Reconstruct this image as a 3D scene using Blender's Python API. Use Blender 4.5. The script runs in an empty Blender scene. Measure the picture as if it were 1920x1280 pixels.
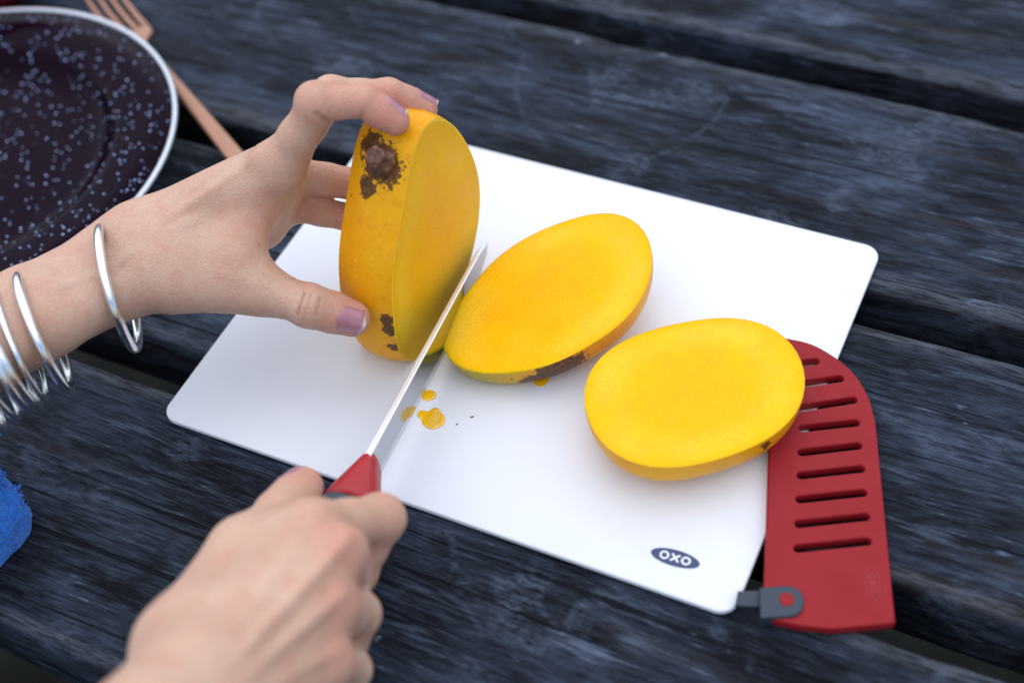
import bpy, bmesh, math, random
import numpy as np
from mathutils import Vector, Matrix
from mathutils.bvhtree import BVHTree

# ---------------------------------------------------------------- camera, sky, sun, exposure
scene = bpy.context.scene
COL = scene.collection
R = math.radians
cam_data = bpy.data.cameras.new("camera")
cam = bpy.data.objects.new("camera", cam_data)
COL.objects.link(cam)
cam_data.sensor_width = 36.0
cam_data.lens = 50.0
cam_data.clip_start = 0.01
cam_data.clip_end = 500.0
cam.matrix_world = Matrix(((0.9894343,0.1449818,-0.0000000,-0.0083309),(-0.1102276,0.7522527,-0.6495889,-0.4575845),(-0.0941786,0.6427256,0.7602856,0.5325103),(0.0000000,0.0000000,0.0000000,1.0000000)))
cam_data.dof.use_dof = True
cam_data.dof.focus_distance = 0.662
cam_data.dof.aperture_fstop = 4.0
cam_data.dof.aperture_blades = 0
scene.camera = cam

SUN_ELEV, SUN_AZ = 80.0, -15.0            # degrees; azimuth clockwise from +Y
world = bpy.data.worlds.new("World")
scene.world = world
world.use_nodes = True
wn = world.node_tree
sky = wn.nodes.new("ShaderNodeTexSky")
sky.sky_type = 'NISHITA'
sky.sun_disc = False
sky.sun_elevation = R(SUN_ELEV)
sky.sun_rotation = R(SUN_AZ)
sky.air_density = 1.0
sky.dust_density = 0.8
sky.ozone_density = 3.0
wn.links.new(sky.outputs[0], wn.nodes["Background"].inputs[0])
wn.nodes["Background"].inputs[1].default_value = 0.15

sun_data = bpy.data.lights.new("sun", 'SUN')
sun_data.energy = 2.35
sun_data.angle = R(140.0)
sun_data.color = (1.0, 0.955, 0.885)
sun = bpy.data.objects.new("sun", sun_data)
COL.objects.link(sun)
sun_dir = Vector((math.sin(R(SUN_AZ)) * math.cos(R(SUN_ELEV)), math.cos(R(SUN_AZ)) * math.cos(R(SUN_ELEV)), math.sin(R(SUN_ELEV))))
sun.rotation_euler = sun_dir.to_track_quat('Z', 'Y').to_euler()

scene.view_settings.view_transform = 'Standard'
scene.view_settings.look = 'None'
scene.view_settings.gamma = 1.0
scene.view_settings.use_curve_mapping = False
scene.view_settings.exposure = 0.38
scene.cycles.use_denoising = True
scene.cycles.caustics_reflective = False
scene.cycles.caustics_refractive = False

random.seed(7)
rng = np.random.default_rng(11)

# ---------------------------------------------------------------- helpers
def tag(o, label=None, cat=None, group=None, kind=None):
    if label: o["label"] = label
    if cat: o["category"] = cat
    if group: o["group"] = group
    if kind: o["kind"] = kind
    return o

def empty(name, loc=(0, 0, 0), rz=0.0):
    o = bpy.data.objects.new(name, None)
    o.empty_display_size = 0.02
    COL.objects.link(o)
    o.location = loc
    o.rotation_euler = (0, 0, rz)
    return o

def link(name, me, material=None, parent=None, smooth=True):
    o = bpy.data.objects.new(name, me)
    COL.objects.link(o)
    if material and len(me.materials) == 0:
        me.materials.append(material)
    if smooth:
        me.shade_smooth()
    if parent:
        o.parent = parent
    return o

def mesh(name, verts, faces):
    me = bpy.data.meshes.new(name)
    me.from_pydata([tuple(v) for v in verts], [], [tuple(f) for f in faces])
    me.update()
    return me

def from_bm(name, bm):
    bmesh.ops.recalc_face_normals(bm, faces=bm.faces)
    me = bpy.data.meshes.new(name)
    bm.to_mesh(me)
    bm.free()
    return me

def keep_world(o, parent):
    """parent o to an empty without moving it (the empty is not scaled)"""
    bpy.context.view_layer.update()
    o.parent = parent
    o.matrix_parent_inverse = parent.matrix_world.inverted()

def loft(rings, close_ring=True, cap0=False, cap1=False):
    n = len(rings[0]); verts = [p for r in rings for p in r]; faces = []
    m = n if close_ring else n - 1
    for i in range(len(rings) - 1):
        for j in range(m):
            a = i * n + j; b = i * n + (j + 1) % n
            faces.append((a, b, b + n, a + n))
    if cap0: faces.append(tuple(range(n - 1, -1, -1)))
    if cap1: faces.append(tuple(range((len(rings) - 1) * n, len(rings) * n)))
    return verts, faces

def prism_from_curves(loops, half, bevel, res=2):
    """2D closed loops (outer + holes) filled, extruded, edges rounded: a curve turned into mesh data"""
    cu = bpy.data.curves.new("tmp", 'CURVE')
    cu.dimensions = '2D'; cu.fill_mode = 'BOTH'
    cu.extrude = half - bevel; cu.bevel_depth = bevel; cu.bevel_resolution = res; cu.offset = -bevel
    for lp in loops:
        sp = cu.splines.new('POLY'); sp.points.add(len(lp) - 1); sp.use_cyclic_u = True
        for p, q in zip(sp.points, lp): p.co = (q[0], q[1], 0, 1)
    o = bpy.data.objects.new("tmp", cu); COL.objects.link(o)
    dg = bpy.context.evaluated_depsgraph_get()
    me = bpy.data.meshes.new_from_object(o.evaluated_get(dg))
    bpy.data.objects.remove(o); bpy.data.curves.remove(cu)
    me.materials.clear()
    return me

# ---------------------------------------------------------------- material builder
class M:
    def __init__(self, name):
        self.m = bpy.data.materials.new(name); self.m.use_nodes = True
        self.nt = self.m.node_tree; self.bsdf = self.nt.nodes["Principled BSDF"]
        self.out = self.nt.nodes["Material Output"]
    def n(self, t, ins=None, **kw):
        nd = self.nt.nodes.new(t)
        for k, v in kw.items(): setattr(nd, k, v)
        for k, v in (ins or {}).items(): self.set(nd.inputs[k], v)
        return nd
    def set(self, sock, v):
        if hasattr(v, 'is_output') or isinstance(v, bpy.types.NodeSocket): self.nt.links.new(v, sock)
        elif isinstance(v, bpy.types.Node): self.nt.links.new(v.outputs[0], sock)
        else:
            if sock.type == 'RGBA' and len(v) == 3: v = (*v, 1.0)
            sock.default_value = v
    def p(self, **kw):
        for k, v in kw.items(): self.set(self.bsdf.inputs[k.replace('_', ' ')], v)
        return self
    def coord(self, kind='Object', scale=(1, 1, 1), loc=(0, 0, 0), vec=None):
        src = vec if vec is not None else self.n('ShaderNodeTexCoord').outputs[kind]
        return self.n('ShaderNodeMapping', {'Vector': src, 'Scale': scale, 'Location': loc}).outputs[0]
    def noise(self, vec, scale, detail=4, rough=0.55, dist=0.0):
        return self.n('ShaderNodeTexNoise', {'Vector': vec, 'Scale': scale, 'Detail': detail, 'Roughness': rough, 'Distortion': dist}).outputs['Fac']
    def voro(self, vec, scale, feature='F1', rand=1.0):
        return self.n('ShaderNodeTexVoronoi', {'Vector': vec, 'Scale': scale, 'Randomness': rand}, feature=feature)
    def ramp(self, fac, stops, interp='LINEAR'):
        nd = self.n('ShaderNodeValToRGB', {'Fac': fac}); cr = nd.color_ramp; cr.interpolation = interp
        while len(cr.elements) < len(stops): cr.elements.new(0.5)
        for e, (pos, c) in zip(cr.elements, stops):
            e.position = pos
            e.color = (c, c, c, 1) if not hasattr(c, '__len__') else ((*c, 1) if len(c) == 3 else c)
        return nd.outputs['Color']
    def mix(self, fac, a, b, blend='MIX'):
        nd = self.n('ShaderNodeMix', data_type='RGBA', blend_type=blend)
        self.set(nd.inputs[0], fac); self.set(nd.inputs[6], a); self.set(nd.inputs[7], b)
        return nd.outputs[2]
    def math(self, op, a, b=0.0, clamp=False):
        nd = self.n('ShaderNodeMath', operation=op, use_clamp=clamp)
        self.set(nd.inputs[0], a); self.set(nd.inputs[1], b)
        return nd.outputs[0]
    def range(self, v, a, b, c=0.0, d=1.0, smooth=False):
        nd = self.n('ShaderNodeMapRange', {'Value': v, 'From Min': a, 'From Max': b, 'To Min': c, 'To Max': d})
        if smooth: nd.interpolation_type = 'SMOOTHSTEP'
        return nd.outputs[0]
    def dist(self, vec, pt):
        return self.n('ShaderNodeVectorMath', {0: vec, 1: pt}, operation='DISTANCE').outputs['Value']
    def attr(self, name):
        return self.n('ShaderNodeAttribute', attribute_name=name).outputs['Fac']
    def bump(self, h, strength=0.3, distance=0.001, normal=None):
        ins = {'Height': h, 'Strength': strength, 'Distance': distance}
        if normal is not None: ins['Normal'] = normal
        nd = self.n('ShaderNodeBump', ins)
        self.set(self.bsdf.inputs['Normal'], nd.outputs[0])
        return nd.outputs[0]

# ---- weathered dark timber
ARCS = [((0.0996,0.1783,0.0000), 0.0844, 0.0022, (0.0153,0.1760,0.0000), 0.0454), ((0.0628,0.1898,0.0000), 0.0786, 0.0022, (0.1102,0.1271,0.0000), 0.0448), ((-0.0712,-0.1649,0.0000), 0.0326, 0.0022, (-0.0492,-0.1408,0.0000), 0.0259), ((0.0360,-0.1336,0.0000), 0.0518, 0.0022, (-0.0041,-0.1663,0.0000), 0.0240), ((-0.0773,-0.1181,0.0000), 0.0302, 0.0022, (-0.0472,-0.1169,0.0000), 0.0145)]
SPOTS = [((0.2188,-0.0206,0.0000), 0.022, 0.0045, 0.9), ((0.0688,0.2274,0.0000), 0.022, 0.006, 0.35), ((-0.0675,-0.1559,0.0000), 0.016, 0.010, 0.30), ((0.0039,-0.1738,0.0000), 0.030, 0.009, 0.40), ((0.0240,-0.1734,0.0000), 0.022, 0.014, 0.25), ((0.2347,0.1667,0.0000), 0.012, 0.003, 0.6), ((-0.2030,0.0102,0.0000), 0.004, 0.0018, 0.8), ((0.1835,-0.1577,0.0000), 0.006, 0.004, 0.5), ((-0.1983,-0.0209,0.0000), 0.030, 0.006, 0.35), ((0.1896,-0.0812,0.0000), 0.004, 0.004, 0.5), ((0.1560,-0.1435,0.0000), 0.03, 0.008, 0.25), ((-0.1110,0.2711,0.0000), 0.05, 0.02, 0.20), ((-0.0857,0.2286,0.0000), 0.04, 0.015, 0.22), ((0.1634,0.1380,0.0000), 0.05, 0.018, 0.22), ((0.2064,0.2112,0.0000), 0.06, 0.02, 0.22)]
def make_wood():
    w = M("weathered_timber")
    oi = w.n('ShaderNodeObjectInfo')
    tc = w.n('ShaderNodeTexCoord').outputs['Object']
    off = w.n('ShaderNodeVectorMath', {0: oi.outputs['Random'], 1: (13.0, 7.0, 3.0)}, operation='MULTIPLY').outputs[0]
    base = w.n('ShaderNodeVectorMath', {0: tc, 1: off}, operation='ADD').outputs[0]
    warp = w.n('ShaderNodeTexNoise', {'Vector': w.coord(vec=base, scale=(3, 10, 10)), 'Scale': 1.6, 'Detail': 2}).outputs['Color']
    wv = w.n('ShaderNodeVectorMath', {0: warp, 1: (0.0, 0.012, 0.0)}, operation='MULTIPLY').outputs[0]
    v = w.n('ShaderNodeVectorMath', {0: base, 1: wv}, operation='ADD').outputs[0]
    grain = w.noise(w.coord(vec=v, scale=(30, 250, 250)), 1.0, 7, 0.7)
    fine = w.noise(w.coord(vec=v, scale=(60, 900, 900)), 1.0, 4, 0.7)
    band = w.noise(w.coord(vec=v, scale=(2.2, 42, 42)), 1.0, 3, 0.6)
    blotch = w.noise(w.coord(vec=v, scale=(11, 30, 30)), 1.0, 6, 0.66, 0.5)
    speck = w.noise(w.coord(vec=v, scale=(120, 420, 420)), 1.0, 3, 0.7)
    g = w.math('ADD', w.math('MULTIPLY', grain, 0.48), w.math('MULTIPLY', fine, 0.52))
    g2 = w.math('ADD', w.math('MULTIPLY', g, 0.80), w.math('MULTIPLY', band, 0.20))
    col = w.ramp(g2, [(0.40, (0.0016, 0.0020, 0.0029)), (0.475, (0.0062, 0.0080, 0.0118)), (0.53, (0.0168, 0.0225, 0.0340)), (0.61, (0.048, 0.062, 0.089))])
    wear = w.range(blotch, 0.47, 0.64, 0.0, 1.0, True)
    wear = w.math('MULTIPLY', wear, w.n('ShaderNodeSeparateColor', {0: oi.outputs['Color']}).outputs[0])  # wear strength per plank, reduced on the front ones as painted-in shade
    wear = w.math('MULTIPLY', wear, w.range(g, 0.43, 0.57, 0.08, 1.0))
    col = w.mix(w.math('MULTIPLY', wear, 0.34), col, (0.066, 0.098, 0.160))
    col = w.mix(w.math('MULTIPLY', w.range(blotch, 0.40, 0.70, 0.0, 1.0, True), w.range(w.noise(w.coord(vec=v, scale=(90, 700, 700), loc=(1, 1, 0)), 1.0, 4, 0.7), 0.36, 0.64, 0.05, 0.55)), col, (0.056, 0.074, 0.107))
    patch = w.noise(w.coord(vec=base, scale=(16, 24, 24), loc=(6, 3, 1)), 1.0, 5, 0.6, 0.8)
    pfine = w.noise(w.coord(vec=v, scale=(140, 420, 420), loc=(2, 7, 0)), 1.0, 4, 0.75)
    col = w.mix(w.math('MULTIPLY', w.range(patch, 0.54, 0.66, 0.0, 1.0, True), w.range(pfine, 0.40, 0.60, 0.0, 0.60)), col, (0.092, 0.120, 0.168))
    col = w.mix(w.math('MULTIPLY', w.range(patch, 0.44, 0.34, 0.0, 1.0, True), 0.45), col, (0.0045, 0.0050, 0.0060))
    col = w.mix(w.math('MULTIPLY', w.attr('arris'), w.range(g, 0.44, 0.54, 0.05, 0.55)), col, (0.115, 0.125, 0.145))
    # thin curved scuffs: contour lines of a low noise, broken up
    sc = w.noise(w.coord(vec=base, scale=(7, 9, 9), loc=(3.1, 1.7, 0)), 1.0, 1.5, 0.4)
    line = w.math('SUBTRACT', 1.0, w.range(w.math('ABSOLUTE', w.math('SUBTRACT', sc, 0.5)), 0.0, 0.010, 0.0, 1.0), True)
    brk = w.range(w.noise(w.coord(vec=base, scale=(14, 14, 14), loc=(9, 2, 0)), 1.0, 3, 0.6), 0.56, 0.66)
    line = w.math('MULTIPLY', w.math('MULTIPLY', line, brk), w.range(speck, 0.35, 0.6))
    col = w.mix(w.math('MULTIPLY', line, 0.25), col, (0.13, 0.16, 0.21))
    dots = w.range(w.noise(w.coord(vec=base, scale=(60, 90, 90), loc=(1, 5, 0)), 1.0, 2, 0.5), 0.765, 0.79)
    col = w.mix(w.math('MULTIPLY', dots, 0.5), col, (0.30, 0.34, 0.40))
    brown = w.range(w.noise(w.coord(vec=v, scale=(5, 60, 60), loc=(4, 4, 0)), 1.0, 3, 0.6), 0.56, 0.70)
    col = w.mix(w.math('MULTIPLY', brown, 0.22), col, (0.060, 0.048, 0.042))
    crack = w.range(w.noise(w.coord(vec=v, scale=(4, 260, 260), loc=(2, 0, 0)), 1.0, 2, 0.5), 0.64, 0.69)
    col = w.mix(w.math('MULTIPLY', crack, 0.85), col, (0.004, 0.005, 0.006))
    # marks with a shape of their own: curved scuffs (circle arcs) and rubbed pale spots, at places on the table top
    pos = w.n('ShaderNodeNewGeometry').outputs['Position']
    for (c, r_, wd, m_, mr) in ARCS:
        ring = w.range(w.math('ABSOLUTE', w.math('SUBTRACT', w.dist(pos, c), w.math('ADD', r_ - 0.004, w.math('MULTIPLY', blotch, 0.008)))), wd * 0.3, wd, 1, 0)
        near = w.range(w.dist(pos, m_), mr * 0.8, mr, 1, 0)
        col = w.mix(w.math('MULTIPLY', w.math('MULTIPLY', w.math('MULTIPLY', ring, near), w.range(speck, 0.44, 0.60)), 0.30), col, (0.11, 0.14, 0.20))
    for (c, sx_, sy_, amt) in SPOTS:
        q = w.n('ShaderNodeVectorMath', {0: pos, 1: c}, operation='SUBTRACT').outputs[0]
        q = w.n('ShaderNodeVectorRotate', {'Vector': q, 'Angle': R(31.6)}, rotation_type='Z_AXIS').outputs[0]
        q = w.coord(vec=q, scale=(1 / sx_, 1 / sy_, 1.0))
        dd = w.n('ShaderNodeVectorMath', {0: q}, operation='LENGTH').outputs['Value']
        f_ = w.range(w.math('ADD', w.range(dd, 0.0, 1.0, 0.42, -0.30), w.math('MULTIPLY', w.math('SUBTRACT', g, 0.5), 3.0)), 0.05, 0.45)
        col = w.mix(w.math('MULTIPLY', f_, amt), col, (0.17, 0.215, 0.30))
    h = w.math('SUBTRACT', w.math('ADD', w.math('MULTIPLY', g, 1.0), w.math('MULTIPLY', blotch, 0.25)), w.math('MULTIPLY', crack, 0.8))
    w.bump(h, 0.8, 0.0020)
    w.p(Base_Color=col, Roughness=w.range(g2, 0.35, 0.65, 0.66, 0.48), Specular_IOR_Level=0.075)
    return w.m

def simple(name, col, rough=0.5, metal=0.0, bump=None, **kw):
    k = M(name)
    k.p(Base_Color=col, Roughness=rough, Metallic=metal, **kw)
    if bump:
        sc, st, ds = bump
        k.bump(k.noise(k.coord(), sc, 4, 0.6), st, ds)
    return k.m

WOOD = make_wood()

# ---------------------------------------------------------------- ground
g = M("packed_earth")
gc = g.noise(g.coord(), 14, 8, 0.7); gb = g.noise(g.coord(), 90, 6, 0.7)
g.p(Base_Color=g.ramp(gc, [(0.3, (0.013, 0.014, 0.0125)), (0.7, (0.030, 0.031, 0.027))]), Roughness=0.95, Specular_IOR_Level=0.0)
g.bump(gb, 0.8, 0.01)
gm = mesh("ground", [(-60, -60, 0), (60, -60, 0), (60, 60, 0), (-60, 60, 0)], [(0, 1, 2, 3)])
ground = link("ground", gm, g.m, smooth=False)
ground.location.z = -0.745
tag(ground, kind="structure")

# ---------------------------------------------------------------- picnic table
TA = R(-31.6)
tdir = np.array([math.cos(TA), math.sin(TA)]); tnor = np.array([-math.sin(TA), math.cos(TA)])
table = empty("picnic_table", (0.10, 0.10, -0.745), TA)
tag(table, "weathered charcoal-black timber picnic table of wide planks under everything", "table")
T0 = np.array([0.10, 0.10])
def plank_mesh(width, length, thick, r_near, r_far, seed):
    prof = []
    def arc(cy, cz, r, a0, a1, n):
        for i in range(n + 1):
            a = a0 + (a1 - a0) * i / n
            prof.append((cy + r * math.cos(a), cz + r * math.sin(a)))
    hw = width / 2
    arc(hw - r_far, -r_far, r_far, 0, math.pi / 2, 6)
    for i in range(1, 16): prof.append((hw - r_far + (-(hw - r_near) - (hw - r_far)) * i / 16, 0.0))
    arc(-hw + r_near, -r_near, r_near, math.pi / 2, math.pi, 6)
    arc(-hw + 0.004, -thick + 0.004, 0.004, math.pi, 1.5 * math.pi, 2)
    arc(hw - 0.004, -thick + 0.004, 0.004, 1.5 * math.pi, 2 * math.pi, 2)
    prof = np.array(prof); n = len(prof)
    rr = np.random.default_rng(seed)
    ph = rr.uniform(0, 6.28, (6, n)); NS = 260
    rings = []
    for i in range(NS + 1):
        x = -length / 2 + length * i / NS
        w = 0.0012 * np.sin(x * 9 + ph[0, 0]) + 0.0006 * np.sin(x * 31 + ph[1, 0]) + rr.normal(0, 0.00022, n)
        edge = np.clip((np.abs(prof[:, 0]) - (hw - 0.014)) / 0.012, 0, 1)
        chip = 0.0016 * np.maximum(0, np.sin(x * 57 + ph[2, 0]) * np.sin(x * 23 + ph[3, 0]) - 0.35) * edge
        y = prof[:, 0] * (1 - chip * 20 * 0.4) + w * edge * np.sign(prof[:, 0]) * 0.6
        z = prof[:, 1] - chip * 1.5 + 0.0004 * np.sin(x * 5 + prof[:, 0] * 40 + ph[4, 0]) * (prof[:, 1] > -0.02) - edge * abs(rr.normal(0, 0.0002))
        rings.append([(x, yy, zz) for yy, zz in zip(y, z)])
    v, f = loft(rings, True, True, True)
    me = mesh("plank", v, f)
    top = ((prof[:, 1] > -0.0035) & (np.abs(prof[:, 0]) > hw - 0.0075)).astype(float)
    a_ = me.attributes.new("arris", "FLOAT", "POINT"); a_.data.foreach_set("value", np.tile(top, NS + 1).astype(np.float32))
    return me
spans = [(-0.2325, -0.0945, .008, .004), (-0.0680, 0.0645, .008, .003), (0.0890, 0.2262, .006, .003), (0.2510, 0.3885, .006, .004), (0.4145, 0.5510, .006, .006)]
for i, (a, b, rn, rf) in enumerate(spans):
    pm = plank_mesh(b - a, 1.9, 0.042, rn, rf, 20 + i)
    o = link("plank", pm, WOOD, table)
    o.color = ((0.55, 0.75, 1.0, 1.0, 0.8)[i],) * 3 + (1.0,)  # plank-to-plank weathering, with some shade put into the front planks' tone
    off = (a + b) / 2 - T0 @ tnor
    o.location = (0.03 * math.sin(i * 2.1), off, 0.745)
for sx in (-0.62, 0.62):
    def box(name, x0, x1, y0, y1, z0, z1):
        bm = bmesh.new(); bmesh.ops.create_cube(bm, size=1.0)
        for v in bm.verts:
            v.co = Vector(((x0 + x1) / 2 + v.co.x * (x1 - x0), (y0 + y1) / 2 + v.co.y * (y1 - y0), (z0 + z1) / 2 + v.co.z * (z1 - z0)))
        bmesh.ops.bevel(bm, geom=list(bm.edges), offset=0.004, segments=2, affect='EDGES')
        return link(name, from_bm(name, bm), WOOD, table, smooth=False)
    c0 = -0.22 - T0 @ tnor; c1 = 0.54 - T0 @ tnor
    box("bearer", sx - 0.045, sx + 0.045, c0, c1, 0.612, 0.7025)
    for yy in (c0 + 0.06, c1 - 0.06): box("leg", sx - 0.044, sx + 0.044, yy - 0.045, yy + 0.045, 0.0, 0.6115)

# ---------------------------------------------------------------- cutting board
ZB = 0.0035
board = empty("cutting_board", (0, 0, 0), R(-31.399))
tag(board, "large white plastic cutting board with rounded corners lying on the planks", "cutting board")
BL, BW = 0.29, 0.2236
def rrect(l, w, r, n=10):
    pts = []
    for cx, cy, a0 in ((l/2-r, w/2-r, 0), (-l/2+r, w/2-r, 90), (-l/2+r, -w/2+r, 180), (l/2-r, -w/2+r, 270)):
        for i in range(n + 1):
            a = R(a0 + 90 * i / n); pts.append((cx + r * math.cos(a), cy + r * math.sin(a)))
    return pts
bm_ = M("white_polypropylene")
sc1 = bm_.noise(bm_.coord(scale=(30, 900, 1)), 1.0, 2, 0.5); sc2 = bm_.noise(bm_.coord(), 1800, 2, 0.5)
smudge = bm_.noise(bm_.coord(), 18, 4, 0.6)
bm_.p(Base_Color=bm_.mix(bm_.range(smudge, 0.45, 0.75), (0.745, 0.765, 0.785), (0.715, 0.74, 0.765)), Roughness=bm_.range(smudge, 0.3, 0.7, 0.38, 0.52), Specular_IOR_Level=0.4, Subsurface_Weight=0.05, Subsurface_Scale=0.002)
bm_.bump(bm_.math('ADD', sc2, bm_.math('MULTIPLY', bm_.range(sc1, 0.70, 0.78), -1.5)), 0.10, 0.0002)
bme = prism_from_curves([rrect(BL, BW, 0.0085)], ZB / 2 - 0.0002, 0.0009, 3)
slab_o = link("slab", bme, bm_.m, board); slab_o.location.z = ZB / 2 + 0.0002
INK = simple("navy_print", (0.035, 0.055, 0.14), 0.45)
WHITEINK = simple("white_print", (0.78, 0.80, 0.83), 0.45)
def flat_loop(outer, inner=None, z=0.0):
    if inner is None:
        return mesh("flat", [(x, y, z) for x, y in outer], [tuple(range(len(outer)))])
    n = len(outer); v = [(x, y, z) for x, y in outer] + [(x, y, z) for x, y in inner]
    return mesh("flat", v, [(i, (i + 1) % n, n + (i + 1) % n, n + i) for i in range(n)])
def ell(rx, ry, cx=0, cy=0, n=40): return [(cx + rx * math.cos(2*math.pi*i/n), cy + ry * math.sin(2*math.pi*i/n)) for i in range(n)]
def xshape(s, t, cx=0):
    p = []
    for k in range(4):
        a = R(45 + 90 * k); d = (math.cos(a), math.sin(a)); q = (-d[1], d[0])
        p += [(cx + d[0]*s - q[0]*t, d[1]*s - q[1]*t), (cx + d[0]*s + q[0]*t, d[1]*s + q[1]*t)]
        a2 = R(90 + 90 * k); p.append((cx + math.cos(a2)*t*1.414, math.sin(a2)*t*1.414))
    return p
def oxo(parent_part, scale, z, mat_letter):
    for cx in (-0.0048, 0.0048):
        l = link("letter", flat_loop(ell(0.0021*scale, 0.0021*scale, cx*scale), ell(0.0012*scale, 0.0012*scale, cx*scale), z), mat_letter, parent_part, smooth=False)
    link("letter", flat_loop(xshape(0.0025*scale, 0.00048*scale), None, z), mat_letter, parent_part, smooth=False)
logo = link("logo", flat_loop(ell(0.0108, 0.0040)), INK, board, smooth=False)
logo.location = (0.1131,-0.0944,0.0037)
logo.rotation_euler.z = R(3.0)
tag(logo, "dark blue oval logo reading OXO")
oxo(logo, 1.0, 0.00012, WHITEINK)

# ---------------------------------------------------------------- red sheath with slots
RED = M("red_plastic")
rf = RED.noise(RED.coord(), 2600, 2, 0.5); rs = RED.noise(RED.coord(), 40, 4, 0.6)
RED.p(Base_Color=RED.mix(RED.range(rs, 0.4, 0.8), (0.285, 0.010, 0.014), (0.245, 0.009, 0.013)), Roughness=RED.range(rs, 0.3, 0.7, 0.46, 0.58), Specular_IOR_Level=0.22)
RED.bump(rf, 0.25, 0.00015)
GREY = simple("slate_grey_plastic", (0.022, 0.036, 0.052), 0.5, bump=(2200, 0.2, 0.00015))
sheath = empty("knife_sheath", (0.1187,-0.1202,0.0081))
tag(sheath, "red plastic knife sheath with a row of slots resting on the board's right edge", "knife sheath")
sheath.rotation_euler = Matrix(((0.980014,0.192537,0.050024),(-0.191559,0.981195,-0.023705),(-0.053647,0.013649,0.998467))).to_euler()
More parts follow.
